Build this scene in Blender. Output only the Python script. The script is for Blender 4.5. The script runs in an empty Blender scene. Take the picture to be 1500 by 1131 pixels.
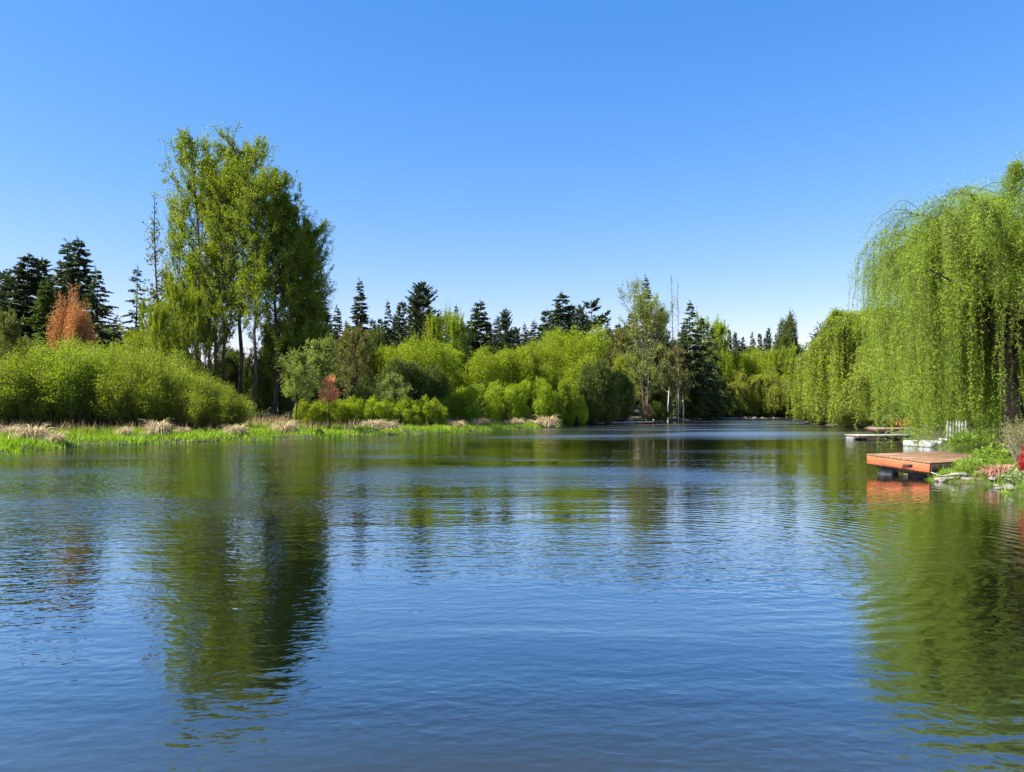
import bpy, math
import numpy as np

# ------------------------------------------------------------------ basics
SC = bpy.context.scene
COL = SC.collection
HOR, FPX, CAMH = 599.0, 1083.0, 2.4        # horizon row, focal length in photo pixels, eye height

def px2x(px, d): return (px - 750.0) / FPX * d
def py2z(py, d): return CAMH + (HOR - py) / FPX * d
def wd(py): return CAMH * FPX / (py - HOR)  # distance of a water pixel row

def unit(v):
    return v / np.maximum(np.linalg.norm(v, axis=-1, keepdims=True), 1e-9)

class Geo:
    """Collects vertices and faces (tris/quads) and links them as one mesh."""
    def __init__(s): s.v = []; s.f = []; s.n = 0
    def add(s, verts, faces):
        verts = np.asarray(verts, np.float32).reshape(-1, 3)
        faces = np.asarray(faces, np.int64)
        s.v.append(verts); s.f.append(faces + s.n); s.n += len(verts)
        return s
    def mesh(s, name, mat, smooth=False):
        me = bpy.data.meshes.new(name)
        v = np.concatenate(s.v) if s.v else np.zeros((0, 3), np.float32)
        sizes, idx = [], []
        for f in s.f:
            sizes.append(np.full(len(f), f.shape[1], np.int64)); idx.append(f.reshape(-1))
        sizes = np.concatenate(sizes); idx = np.concatenate(idx)
        me.vertices.add(len(v)); me.vertices.foreach_set('co', v.reshape(-1))
        me.loops.add(len(idx)); me.loops.foreach_set('vertex_index', idx.astype(np.int32))
        me.polygons.add(len(sizes))
        starts = np.concatenate([[0], np.cumsum(sizes)[:-1]])
        me.polygons.foreach_set('loop_start', starts.astype(np.int32))
        if smooth: me.polygons.foreach_set('use_smooth', np.ones(len(sizes), bool))
        me.update(calc_edges=True); me.validate()
        if mat: me.materials.append(mat)
        return me

def tubes(g, P, R, sides=5, cap=True):
    """P (M,K,3) polylines, R (M,K) radii."""
    P = np.asarray(P, float); R = np.asarray(R, float)
    if P.ndim == 2: P = P[None]; R = R[None]
    M, K, _ = P.shape
    T = np.empty_like(P)
    T[:, 1:-1] = P[:, 2:] - P[:, :-2]; T[:, 0] = P[:, 1] - P[:, 0]; T[:, -1] = P[:, -1] - P[:, -2]
    T = unit(T)
    ref = np.where(np.abs(T[:, :1, 2:3]) > .9, np.array([1., 0, 0]), np.array([0, 0, 1.]))
    U = unit(np.cross(T, np.broadcast_to(ref, T.shape))); W = np.cross(T, U)
    a = np.arange(sides) / sides * 2 * np.pi
    ring = P[:, :, None, :] + R[:, :, None, None] * (np.cos(a)[None, None, :, None] * U[:, :, None, :] + np.sin(a)[None, None, :, None] * W[:, :, None, :])
    V = ring.reshape(-1, 3)
    m, k, j = np.meshgrid(np.arange(M), np.arange(K - 1), np.arange(sides), indexing='ij')
    j2 = (j + 1) % sides
    b = (m * K + k) * sides
    F = np.stack([b + j, b + j2, b + sides + j2, b + sides + j], -1).reshape(-1, 4)
    g.add(V, F)

def leaves(g, c, u, w, l, b):
    """rhombic leaf blades: centre base c, long axis u, width axis w."""
    N = len(c)
    l = np.broadcast_to(np.asarray(l, float), (N,))[:, None]; b = np.broadcast_to(np.asarray(b, float), (N,))[:, None]
    V = np.stack([c, c + u * l * .45 + w * b * .5, c + u * l, c + u * l * .45 - w * b * .5], 1)
    F = np.arange(N * 4).reshape(N, 4)
    g.add(V, F)

def rvec(rng, n): return unit(rng.normal(size=(n, 3)))

def perp(u, rng):
    return unit(np.cross(u, rvec(rng, len(u))))

def box(g, c, s, rot=None, bev=0.0):
    """box with centre c, size s; optional 3x3 rot; bevelled edges when bev > 0"""
    c = np.asarray(c, float); h = np.asarray(s, float) / 2
    if bev <= 0:
        V = np.array([[x, y, z] for x in (-1, 1) for y in (-1, 1) for z in (-1, 1)], float) * h
        F = [[0, 1, 3, 2], [4, 6, 7, 5], [0, 4, 5, 1], [2, 3, 7, 6], [0, 2, 6, 4], [1, 5, 7, 3]]
        if rot is not None: V = V @ np.asarray(rot).T
        g.add(V + c, F); return
    b = min(bev, h.min() * .9)
    V = []; 
    for sx in (-1, 1):
        for sy in (-1, 1):
            for sz in (-1, 1):
                q = np.array([sx, sy, sz]) * h
                for ax in range(3):
                    p = q.copy()
                    for o in range(3):
                        if o != ax: p[o] -= np.sign(p[o]) * b
                    V.append(p)
    V = np.array(V)
    def vi(sx, sy, sz, ax): return ((((sx + 1) // 2) * 2 + (sy + 1) // 2) * 2 + (sz + 1) // 2) * 3 + ax
    Fq, Ft = [], []
    for ax in range(3):
        o1, o2 = [(1, 2), (2, 0), (0, 1)][ax]
        for s_ in (-1, 1):
            f = []
            for a_, b_ in ((-1, -1), (1, -1), (1, 1), (-1, 1)):
                q = [0, 0, 0]; q[ax] = s_; q[o1] = a_; q[o2] = b_
                f.append(vi(*q, ax))
            Fq.append(f if s_ > 0 else f[::-1])
        for a_ in (-1, 1):
            for b_ in (-1, 1):
                f = []
                for e, k in ((-1, o1), (-1, o2), (1, o2), (1, o1)):
                    q = [0, 0, 0]; q[ax] = e; q[o1] = a_; q[o2] = b_
                    f.append(vi(*q, k))
                Fq.append(f if a_ * b_ > 0 else f[::-1])
    for sx in (-1, 1):
        for sy in (-1, 1):
            for sz in (-1, 1):
                f = [vi(sx, sy, sz, k) for k in range(3)]
                Ft.append(f if sx * sy * sz > 0 else f[::-1])
    if rot is not None: V = V @ np.asarray(rot).T
    n0 = g.n
    g.add(V + c, Fq); g.f.append(np.array(Ft) + n0)

def rz(a):
    c, s = math.cos(a), math.sin(a); return np.array([[c, -s, 0], [s, c, 0], [0, 0, 1.]])

# ------------------------------------------------------------------ materials
def new_mat(name):
    m = bpy.data.materials.new(name); m.use_nodes = True
    nt = m.node_tree; nt.nodes.clear()
    return m, nt, nt.nodes, nt.links

def hexmix(nodes, links, fac, a, b):
    n = nodes.new('ShaderNodeMix'); n.data_type = 'RGBA'
    n.inputs['A'].default_value = (*a, 1) if len(a) == 3 else a
    n.inputs['B'].default_value = (*b, 1) if len(b) == 3 else b
    if fac is not None: links.new(fac, n.inputs['Factor'])
    return n

def leaf_mat(name, dark, light, tint=None, transl=.4, rough=.55, clump=1.2, objvar=.25):
    """foliage: colour differs leaf by leaf, clump by clump and plant by plant"""
    m, nt, N, L = new_mat(name)
    out = N.new('ShaderNodeOutputMaterial')
    geo = N.new('ShaderNodeNewGeometry'); oi = N.new('ShaderNodeObjectInfo')
    ns = N.new('ShaderNodeTexNoise'); ns.inputs['Scale'].default_value = clump; ns.inputs['Detail'].default_value = 2
    L.new(geo.outputs['Position'], ns.inputs['Vector'])
    ma = N.new('ShaderNodeMath'); ma.operation = 'MULTIPLY_ADD'; ma.inputs[1].default_value = .32
    L.new(geo.outputs['Random Per Island'], ma.inputs[0])
    mb = N.new('ShaderNodeMapRange'); mb.inputs['From Min'].default_value = .3; mb.inputs['From Max'].default_value = .7
    mb.inputs['To Min'].default_value = 0; mb.inputs['To Max'].default_value = .68
    L.new(ns.outputs['Fac'], mb.inputs['Value']); L.new(mb.outputs['Result'], ma.inputs[2])
    mx = hexmix(N, L, ma.outputs[0], dark, light)
    last = mx.outputs['Result']
    if tint:
        om = N.new('ShaderNodeMath'); om.operation = 'MULTIPLY'; om.inputs[1].default_value = objvar
        L.new(oi.outputs['Random'], om.inputs[0])
        m2 = hexmix(N, L, om.outputs[0], dark, tint); L.new(last, m2.inputs['A']); last = m2.outputs['Result']
    d = N.new('ShaderNodeBsdfPrincipled'); d.inputs['Roughness'].default_value = rough
    d.inputs['Specular IOR Level'].default_value = .25
    t = N.new('ShaderNodeBsdfTranslucent')
    L.new(last, d.inputs['Base Color'])
    hs = N.new('ShaderNodeHueSaturation'); hs.inputs['Saturation'].default_value = 1.12; hs.inputs['Value'].default_value = 1.35
    L.new(last, hs.inputs['Color']); L.new(hs.outputs['Color'], t.inputs['Color'])
    ms = N.new('ShaderNodeMixShader'); ms.inputs['Fac'].default_value = transl
    L.new(d.outputs[0], ms.inputs[1]); L.new(t.outputs[0], ms.inputs[2]); L.new(ms.outputs[0], out.inputs['Surface'])
    return m

def rough_mat(name, a, b, scale=3.0, rough=.85, bump=.0, stretch=(1, 1, 1), detail=5, spec=.3, c=None):
    m, nt, N, L = new_mat(name)
    out = N.new('ShaderNodeOutputMaterial'); p = N.new('ShaderNodeBsdfPrincipled')
    tc = N.new('ShaderNodeTexCoord'); mp = N.new('ShaderNodeMapping'); mp.inputs['Scale'].default_value = stretch
    L.new(tc.outputs['Object'], mp.inputs['Vector'])
    ns = N.new('ShaderNodeTexNoise'); ns.inputs['Scale'].default_value = scale; ns.inputs['Detail'].default_value = detail
    L.new(mp.outputs['Vector'], ns.inputs['Vector'])
    mr = N.new('ShaderNodeMapRange'); mr.inputs['From Min'].default_value = .32; mr.inputs['From Max'].default_value = .68
    L.new(ns.outputs['Fac'], mr.inputs['Value'])
    mx = hexmix(N, L, mr.outputs['Result'], a, b); last = mx.outputs['Result']
    if c:
        n2 = N.new('ShaderNodeTexNoise'); n2.inputs['Scale'].default_value = scale * .23; n2.inputs['Detail'].default_value = 3
        L.new(mp.outputs['Vector'], n2.inputs['Vector'])
        r2 = N.new('ShaderNodeMapRange'); r2.inputs['From Min'].default_value = .5; r2.inputs['From Max'].default_value = .65
        L.new(n2.outputs['Fac'], r2.inputs['Value'])
        m2 = hexmix(N, L, r2.outputs['Result'], a, c); L.new(last, m2.inputs['A']); last = m2.outputs['Result']
    L.new(last, p.inputs['Base Color'])
    p.inputs['Roughness'].default_value = rough; p.inputs['Specular IOR Level'].default_value = spec
    if bump:
        bm = N.new('ShaderNodeBump'); bm.inputs['Strength'].default_value = .8; bm.inputs['Distance'].default_value = bump
        L.new(ns.outputs['Fac'], bm.inputs['Height']); L.new(bm.outputs['Normal'], p.inputs['Normal'])
    L.new(p.outputs[0], out.inputs['Surface'])
    return m

M = {}
M['willow'] = leaf_mat('willow_leaf', (.11, .185, .014), (.31, .42, .04), transl=.42, clump=.8)
M['willow_far'] = leaf_mat('far_willow_leaf', (.12, .19, .01), (.33, .41, .025), transl=.4, clump=.4, tint=(.2, .19, .02), objvar=.6)
M['cotton'] = leaf_mat('cottonwood_leaf', (.07, .12, .01), (.30, .36, .035), transl=.5, clump=.5)
M['thicket'] = leaf_mat('thicket_leaf', (.145, .215, .016), (.32, .40, .045), transl=.4, clump=.6, tint=(.22, .22, .03), objvar=.5)
M['lime'] = leaf_mat('lime_leaf', (.14, .22, .008), (.35, .44, .02), transl=.42, clump=.7, tint=(.2, .2, .015), objvar=.5)
M['olive'] = leaf_mat('olive_leaf', (.07, .10, .015), (.20, .22, .04), transl=.35, clump=.8, tint=(.16, .11, .03), objvar=.5)
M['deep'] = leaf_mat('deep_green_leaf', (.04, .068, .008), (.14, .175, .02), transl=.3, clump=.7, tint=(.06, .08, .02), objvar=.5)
M['pale'] = leaf_mat('pale_leaf', (.10, .145, .02), (.31, .36, .075), transl=.35, clump=1.2)
M['spring'] = leaf_mat('spring_leaf', (.12, .16, .03), (.32, .36, .09), transl=.4, clump=.6)
M['fir_mid'] = leaf_mat('mid_fir_needle', (.03, .05, .012), (.085, .115, .03), transl=.15, clump=.5)
M['fir'] = leaf_mat('fir_needle', (.024, .042, .02), (.085, .125, .048), transl=.14, clump=.5, tint=(.05, .05, .02), objvar=.5)
M['fir_blue'] = leaf_mat('blue_fir_needle', (.02, .04, .032), (.06, .10, .065), transl=.12, clump=.5)
M['fir_green'] = leaf_mat('green_fir_needle', (.05, .085, .012), (.12, .17, .03), transl=.2, clump=.5)
M['rusty'] = leaf_mat('rusty_twig', (.42, .17, .045), (.68, .36, .14), transl=.2, clump=.9)
M['coral'] = leaf_mat('coral_leaf', (.60, .20, .06), (.9, .45, .26), transl=.35, clump=2)
M['red'] = leaf_mat('red_leaf', (.20, .012, .01), (.46, .035, .02), transl=.35, clump=2.5)
M['sedge'] = leaf_mat('dead_sedge', (.27, .20, .09), (.64, .54, .33), transl=.2, clump=1.5)
M['grass'] = leaf_mat('bank_grass', (.10, .195, .008), (.30, .44, .025), transl=.35, clump=.35)
M['reed'] = leaf_mat('dry_reed', (.22, .13, .055), (.50, .36, .19), transl=.2, clump=.5)
M['herb'] = leaf_mat('herb_leaf', (.08, .16, .01), (.26, .36, .05), transl=.35, clump=2.5)
M['cover'] = leaf_mat('cover_leaf', (.07, .12, .03), (.30, .36, .14), transl=.3, clump=3)
M['pinktwig'] = leaf_mat('pink_twig', (.25, .11, .07), (.55, .33, .22), transl=.1, clump=2)
M['bark'] = rough_mat('bark', (.035, .028, .02), (.11, .09, .065), 1.2, .95, .03, (3, 3, .6))
M['bark_dark'] = rough_mat('dark_bark', (.022, .017, .012), (.06, .047, .035), 1.5, .95, .03, (3, 3, .6))
M['bark_pale'] = rough_mat('pale_bark', (.16, .14, .11), (.38, .34, .28), 1.5, .9, .02, (3, 3, .5))
M['bark_birch'] = rough_mat('birch_bark', (.38, .34, .27), (.66, .60, .50), 1.5, .85, .01, (2, 2, 1.5))

M['driftwood'] = rough_mat('driftwood', (.10, .085, .065), (.27, .24, .20), 4, .9, .012, (1, 1, 1), c=(.06, .05, .035))

# ------------------------------------------------------------------ object helpers
def link(name, me, parent=None):
    o = bpy.data.objects.new(name, me); COL.objects.link(o)
    if parent: o.parent = parent
    return o

def thing(name, label, cat, loc=(0, 0, 0), rotz=0, scale=(1, 1, 1), group=None):
    o = bpy.data.objects.new(name, None); COL.objects.link(o); o.empty_display_size = .3
    o.location = loc; o.rotation_euler = (0, 0, rotz); o.scale = scale
    o['label'] = label; o['category'] = cat
    if group: o['group'] = group
    return o

def tag(o, label, cat, group=None):
    o['label'] = label; o['category'] = cat
    if group: o['group'] = group
    return o

# ------------------------------------------------------------------ terrain and water
SHORE = [(-70, -8), (-64, 12), (-44, 28), (-27, 36.6), (-26.2, 37.8), (-27.6, 41.5), (-27.9, 46), (-26, 49), (-24, 52),
         (-20.9, 55.5), (-16.9, 59), (-13.2, 65.5), (-9.9, 70), (-4.7, 80), (.8, 89.7), (6.2, 99), (7.6, 106), (12, 114), (17, 121), (24, 127),
         (33, 145), (42, 164), (56, 178), (72, 187), (78, 182), (71, 165), (56, 141), (48, 121), (45.2, 105), (44, 92), (38, 76),
         (33, 63), (28.6, 51), (24.6, 42), (20.3, 34), (17.1, 30.2), (15.9, 27.6), (14.2, 25.2), (13.9, 24.6), (14.4, 24.1), (15.2, 23.6),
         (14.9, 22.2), (14.2, 21.3), (14.0, 20.6), (14.6, 18), (19, 10), (24, 0), (26, -8)]
SP = np.array(SHORE, float)

def shore_dist(x, y):
    """signed distance to the shoreline, negative over the water"""
    x = np.asarray(x, float); y = np.asarray(y, float); sh = x.shape
    p = np.stack([x.ravel(), y.ravel()], 1)
    A = SP; B = np.roll(SP, -1, 0); AB = B - A
    d = np.full(len(p), 1e9); inside = np.zeros(len(p), bool)
    for i in range(len(A)):
        ap = p - A[i]; t = np.clip((ap @ AB[i]) / (AB[i] @ AB[i]), 0, 1)
        d = np.minimum(d, np.linalg.norm(ap - t[:, None] * AB[i], axis=1))
        c = (A[i, 1] > p[:, 1]) != (B[i, 1] > p[:, 1])
        xi = A[i, 0] + (p[:, 1] - A[i, 1]) / (B[i, 1] - A[i, 1] + 1e-12) * AB[i, 0]
        inside ^= c & (p[:, 0] < xi)
    return np.where(inside, -d, d).reshape(sh)

def wob(x, y):
    return .5 * np.sin(x * 1.7 + 1.3 * np.sin(y * .9)) + .5 * np.sin(y * 2.1 + 1.1 * np.sin(x * 1.3 + 2))

def ground(x, y):
    x = np.asarray(x, float); y = np.asarray(y, float)
    d = shore_dist(x, y) + .35 * wob(x * .8, y * .8) * np.clip(np.hypot(x, y) / 60, .25, 1)
    up = np.interp(d, [-6, -.6, 0, .35, 2, 14, 40, 120, 400], [-1.6, -.35, -.03, .2, .34, .85, 1.7, 2.2, 3.0])
    steep = np.interp(d, [0, .4, 2, 6, 20], [0, .1, .3, .45, .5])          # firmer bank on the house side
    east = np.clip((x - 10 - y * .12) / 6, 0, 1) * (y < 110)
    return up + steep * east + .05 * wob(x, y) * np.clip(d, 0, 1)

def gz(x, y): return float(ground(np.array([x]), np.array([y]))[0])

def axis(parts):
    a = []
    for s, e, st in parts: a += list(np.arange(s, e, st))
    return np.array(a + [parts[-1][1]])

gx = axis([(-2500, -300, 300), (-300, -80, 10), (-80, -40, 2), (-40, 40, .6), (40, 80, 2), (80, 300, 10), (300, 2500, 300)])
gy = axis([(-300, -10, 30), (-10, 15, 1.5), (15, 130, .7), (130, 200, 2), (200, 400, 12), (400, 3000, 300)])
X, Y = np.meshgrid(gx, gy)
Z = ground(X, Y)
g = Geo(); nx = len(gx)
ii, jj = np.meshgrid(np.arange(len(gy) - 1), np.arange(nx - 1), indexing='ij')
b0 = ii * nx + jj
g.add(np.stack([X, Y, Z], -1), np.stack([b0, b0 + 1, b0 + nx + 1, b0 + nx], -1).reshape(-1, 4))
M['soil'] = rough_mat('bank_soil', (.03, .026, .014), (.07, .06, .03), .9, .95, .05, c=(.045, .07, .015))
o = link('ground', g.mesh('ground', M['soil'], True)); o['kind'] = 'structure'

def water_mat():
    m, nt, N, L = new_mat('pond_water')
    out = N.new('ShaderNodeOutputMaterial'); p = N.new('ShaderNodeBsdfPrincipled')
    p.inputs['IOR'].default_value = 1.33; p.inputs['Specular IOR Level'].default_value = .5
    geo = N.new('ShaderNodeNewGeometry')
    def noise(scale, sx, sy, detail, rot=0, dist=0.0):
        mp = N.new('ShaderNodeMapping'); mp.inputs['Scale'].default_value = (sx, sy, 1); mp.inputs['Rotation'].default_value = (0, 0, rot)
        L.new(geo.outputs['Position'], mp.inputs['Vector'])
        n = N.new('ShaderNodeTexNoise'); n.inputs['Scale'].default_value = scale; n.inputs['Detail'].default_value = detail
        n.inputs['Distortion'].default_value = dist
        L.new(mp.outputs['Vector'], n.inputs['Vector']); return n.outputs['Fac']
    def math_(op, a, b=None, c=None):
        n = N.new('ShaderNodeMath'); n.operation = op
        for i, v in enumerate((a, b, c)):
            if v is None: continue
            if isinstance(v, (int, float)): n.inputs[i].default_value = v
            else: L.new(v, n.inputs[i])
        return n.outputs[0]
    def ramp(v, a, b, lo=0., hi=1.):
        n = N.new('ShaderNodeMapRange'); n.interpolation_type = 'SMOOTHSTEP'
        for k, q in (('From Min', a), ('From Max', b), ('To Min', lo), ('To Max', hi)): n.inputs[k].default_value = q
        L.new(v, n.inputs['Value']); return n.outputs['Result']
    sep = N.new('ShaderNodeSeparateXYZ'); L.new(geo.outputs['Position'], sep.inputs['Vector'])
    px_, py_ = sep.outputs['X'], sep.outputs['Y']
    # breeze patches: long streaks lying across the pond
    patch = ramp(noise(.05, .55, 2.2, 2, .05, .6), .50, .62)
    left = ramp(px_, -1, -9)                                  # open west side catches more wind
    wander = math_('MULTIPLY_ADD', noise(.06, .5, 1, 2, 0, .5), 14, math_('ADD', py_, -7))
    far = math_('MULTIPLY', ramp(wander, 50, 62), ramp(px_, -6, 4))
    band = math_('MULTIPLY', math_('MULTIPLY', ramp(wander, 22.5, 26), ramp(wander, 33, 28.5)), math_('MULTIPLY', ramp(px_, -9, -4), ramp(px_, 9.5, 6)))
    gust = math_('MAXIMUM', far, band)
    calm = math_('MULTIPLY', ramp(px_, 8, 12, 1, .4), ramp(noise(.11, .6, 1.3, 2, .2, .4), .38, .62, .65, 1.3))
    calm = math_('MAXIMUM', calm, far)
    fine_m = math_('MULTIPLY', calm, math_('MULTIPLY_ADD', left, 1.0, math_('MULTIPLY_ADD', gust, 1.3, math_('MULTIPLY_ADD', patch, .8, .42))))
    fine = math_('MULTIPLY', math_('MULTIPLY_ADD', noise(9, .65, 1.0, 1.5, -.3, .3), .8, noise(3.9, .42, 1.0, 1, .15, .3)), fine_m)
    mid = noise(1.5, .22, 1.0, 2, -.06, .5)
    long = noise(.62, .16, 1.0, 1, .03, .4)
    # faint rings spreading from the bank on the east side
    wv = N.new('ShaderNodeTexWave'); wv.wave_type = 'RINGS'; wv.rings_direction = 'SPHERICAL'
    wv.inputs['Scale'].default_value = .95; wv.inputs['Distortion'].default_value = 2.6; wv.inputs['Detail'].default_value = 1; wv.inputs['Detail Scale'].default_value = .5
    mp = N.new('ShaderNodeMapping'); mp.inputs['Location'].default_value = (-2.6, -12.5, 0)
    L.new(geo.outputs['Position'], mp.inputs['Vector']); L.new(mp.outputs['Vector'], wv.inputs['Vector'])
    ringm = ramp(px_, 1.5, 4.5)
    ring = math_('MULTIPLY', wv.outputs['Fac'], ringm)
    h = math_('MULTIPLY', fine, .0105)
    h = math_('MULTIPLY_ADD', mid, .009, h)
    h = math_('MULTIPLY_ADD', long, .017, h)
    h = math_('MULTIPLY_ADD', ring, .0024, h)
    bm = N.new('ShaderNodeBump'); bm.inputs['Strength'].default_value = 1; bm.inputs['Distance'].default_value = 1.0
    L.new(h, bm.inputs['Height']); L.new(bm.outputs['Normal'], p.inputs['Normal'])
    rg = math_('MULTIPLY_ADD', gust, .10, math_('MULTIPLY_ADD', patch, .09, .025))
    L.new(rg, p.inputs['Roughness'])
    mx = hexmix(N, L, noise(.15, 1, 1, 2), (.003, .0055, .004), (.0045, .007, .005))
    # shallow brown bottom showing at the near shore
    sh = ramp(py_, 7.0, 4.2)
    m2 = hexmix(N, L, sh, (0, 0, 0), (.022, .025, .017)); L.new(mx.outputs['Result'], m2.inputs['A'])
    L.new(m2.outputs['Result'], p.inputs['Base Color'])
    p.inputs['Specular IOR Level'].default_value = 0
    gl = N.new('ShaderNodeBsdfGlossy'); L.new(rg, gl.inputs['Roughness']); L.new(bm.outputs['Normal'], gl.inputs['Normal'])
    lw = N.new('ShaderNodeLayerWeight'); L.new(bm.outputs['Normal'], lw.inputs['Normal'])
    cr = N.new('ShaderNodeValToRGB'); el = cr.color_ramp.elements          # reflectance against the viewing angle
    pts = [(.0, .03), (.4, .06), (.56, .22), (.70, .61), (.82, .93), (1, .97)]
    el[0].position, el[1].position = pts[0][0], pts[-1][0]
    for q, v in pts[1:-1]: el.new(q)
    for e, (q, v) in zip(el, pts): e.color = (v, v, v, 1)
    L.new(lw.outputs['Facing'], cr.inputs['Fac'])
    ms = N.new('ShaderNodeMixShader'); L.new(cr.outputs['Color'], ms.inputs['Fac']); L.new(p.outputs[0], ms.inputs[1]); L.new(gl.outputs[0], ms.inputs[2])
    L.new(ms.outputs[0], out.inputs['Surface'])
    return m

g = Geo()
wx = np.linspace(-90, 100, 20); wy = np.linspace(-20, 220, 25)
WX, WY = np.meshgrid(wx, wy); n_ = len(wx)
ii, jj = np.meshgrid(np.arange(len(wy) - 1), np.arange(n_ - 1), indexing='ij'); b0 = ii * n_ + jj
g.add(np.stack([WX, WY, WX * 0], -1), np.stack([b0, b0 + 1, b0 + n_ + 1, b0 + n_], -1).reshape(-1, 4))
o = link('water', g.mesh('water', water_mat(), True)); o['kind'] = 'structure'

# ------------------------------------------------------------------ plant builders (each returns {part: mesh})
def bez(p0, p1, p2, K):
    t = np.linspace(0, 1, K)[None, :, None]
    return (1 - t) ** 2 * p0[:, None] + 2 * t * (1 - t) * p1[:, None] + t * t * p2[:, None]

def broadleaf(seed, H, env, trunk_r=.3, nprim=26, nsec=9, leaf_n=26000, leaf=.25, up=.7, start=.2, stems=1, spread=.0,
              mat='cotton', bark='bark', top_brush=0., aspect=.6, clump=.20, sag=0.):
    """env: [(t, radius)] crown radius along the height. Limbs, twigs and leaf clumps along the twigs."""
    rng = np.random.default_rng(seed); wood = Geo(); leafg = Geo()
    et, er = np.array(env).T
    tw0, tw1 = [], []
    for s in range(stems):
        a = rng.uniform(0, 6.28); off = np.array([math.cos(a), math.sin(a), 0]) * spread * (s > 0) * rng.uniform(.4, 1)
        h = H * (rng.uniform(.78, .98) if s else .97)
        K = 9; t = np.linspace(0, 1, K)
        lean = np.array([math.cos(a), math.sin(a), 0]) * (spread * .9 if stems > 1 else .02 * H)
        P = np.stack([off * .5 + lean * q ** 1.3 + np.array([0, 0, h * q]) for q in t]) + np.cumsum(rng.normal(0, .006 * H, (K, 3)) * [1, 1, 0], 0)
        tubes(wood, P, trunk_r / math.sqrt(stems) * (1 - t) ** .8 + .02, 8)
        n = max(5, nprim // stems)
        tt = np.sort(start + (1 - start) * rng.uniform(0, 1, n) ** .85 * .98)
        p0 = np.stack([np.interp(tt, t, P[:, k]) for k in range(3)], 1)
        az = rng.uniform(0, 6.28) + np.arange(n) * 2.4 + rng.normal(0, .3, n)
        L = np.interp(np.clip(tt + up * .12, 0, 1), et, er) * rng.uniform(.65, 1.12, n)
        dirh = np.stack([np.cos(az), np.sin(az), np.zeros(n)], 1)
        rise = up * L * rng.uniform(.6, 1.2, n)
        p2 = p0 + dirh * L[:, None] + np.stack([0 * L, 0 * L, np.minimum(rise, H * 1.0 - p0[:, 2])], 1)
        p1 = p0 + dirh * L[:, None] * .55 + np.array([0, 0, 1]) * (rise * .25)[:, None]
        B = bez(p0, p1, p2, 6)
        r0 = np.clip(L * .022, .02, trunk_r * .5)
        tubes(wood, B, r0[:, None] * np.linspace(1, .25, 6)[None], 5)
        # twigs
        q = rng.uniform(.22, 1, (n, nsec)); i = np.floor(q * 4.99).astype(int); f = (q * 4.99 - i)[..., None]
        idx = np.arange(n)[:, None]
        s0 = B[idx, i] * (1 - f) + B[idx, i + 1] * f
        dr = unit(unit(B[idx, i + 1] - B[idx, i]) * .8 + rng.normal(0, .55, (n, nsec, 3)) + np.array([0, 0, .25 * up - sag]))
        ln = (.28 * L[:, None] + .35 + .015 * H) * rng.uniform(.6, 1.25, (n, nsec))
        tw0.append(s0.reshape(-1, 3)); tw1.append((s0 + dr * ln[..., None]).reshape(-1, 3))
        if top_brush:
            nb = 26; b0_ = P[-1] - np.array([0, 0, 1]) * rng.uniform(0, .16 * H, (nb, 1)) + rng.normal(0, 1, (nb, 3)) * [.05 * H, .05 * H, 0]
            tw0.append(b0_); tw1.append(b0_ + unit(rng.normal(0, .25, (nb, 3)) + [0, 0, 1]) * rng.uniform(.5, 1, (nb, 1)) * top_brush)
    a0 = np.concatenate(tw0); a1 = np.concatenate(tw1); n = len(a0)
    mid = (a0 + a1) / 2 + rng.normal(0, .05, (n, 3)) * np.linalg.norm(a1 - a0, axis=1, keepdims=True)
    tubes(wood, np.stack([a0, mid, a1], 1), np.broadcast_to(np.array([.018, .012, .006]) * (H / 12) ** .5, (n, 3)), 3)
    per = max(4, leaf_n // n); wgt = rng.uniform(.3, 1.7, n)
    k = np.repeat(np.arange(n), np.maximum(1, (per * wgt).astype(int)))
    s = rng.uniform(.1, 1.08, len(k))[:, None]
    axis_ = a1[k] - a0[k]; ll = np.linalg.norm(axis_, axis=1, keepdims=True)
    c = a0[k] + axis_ * s + rng.normal(0, clump, (len(k), 3)) * ll * .5
    u = unit(unit(axis_) * .6 + rvec(rng, len(k)) + np.array([0, 0, -sag])); w = perp(u, rng)
    leaves(leafg, c, u, w, leaf * rng.uniform(.6, 1.3, len(k)), leaf * aspect * rng.uniform(.7, 1.2, len(k)))
    return {'trunk': wood.mesh('trunk', M[bark], True), 'crown': leafg.mesh('crown', M[mat])}

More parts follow.
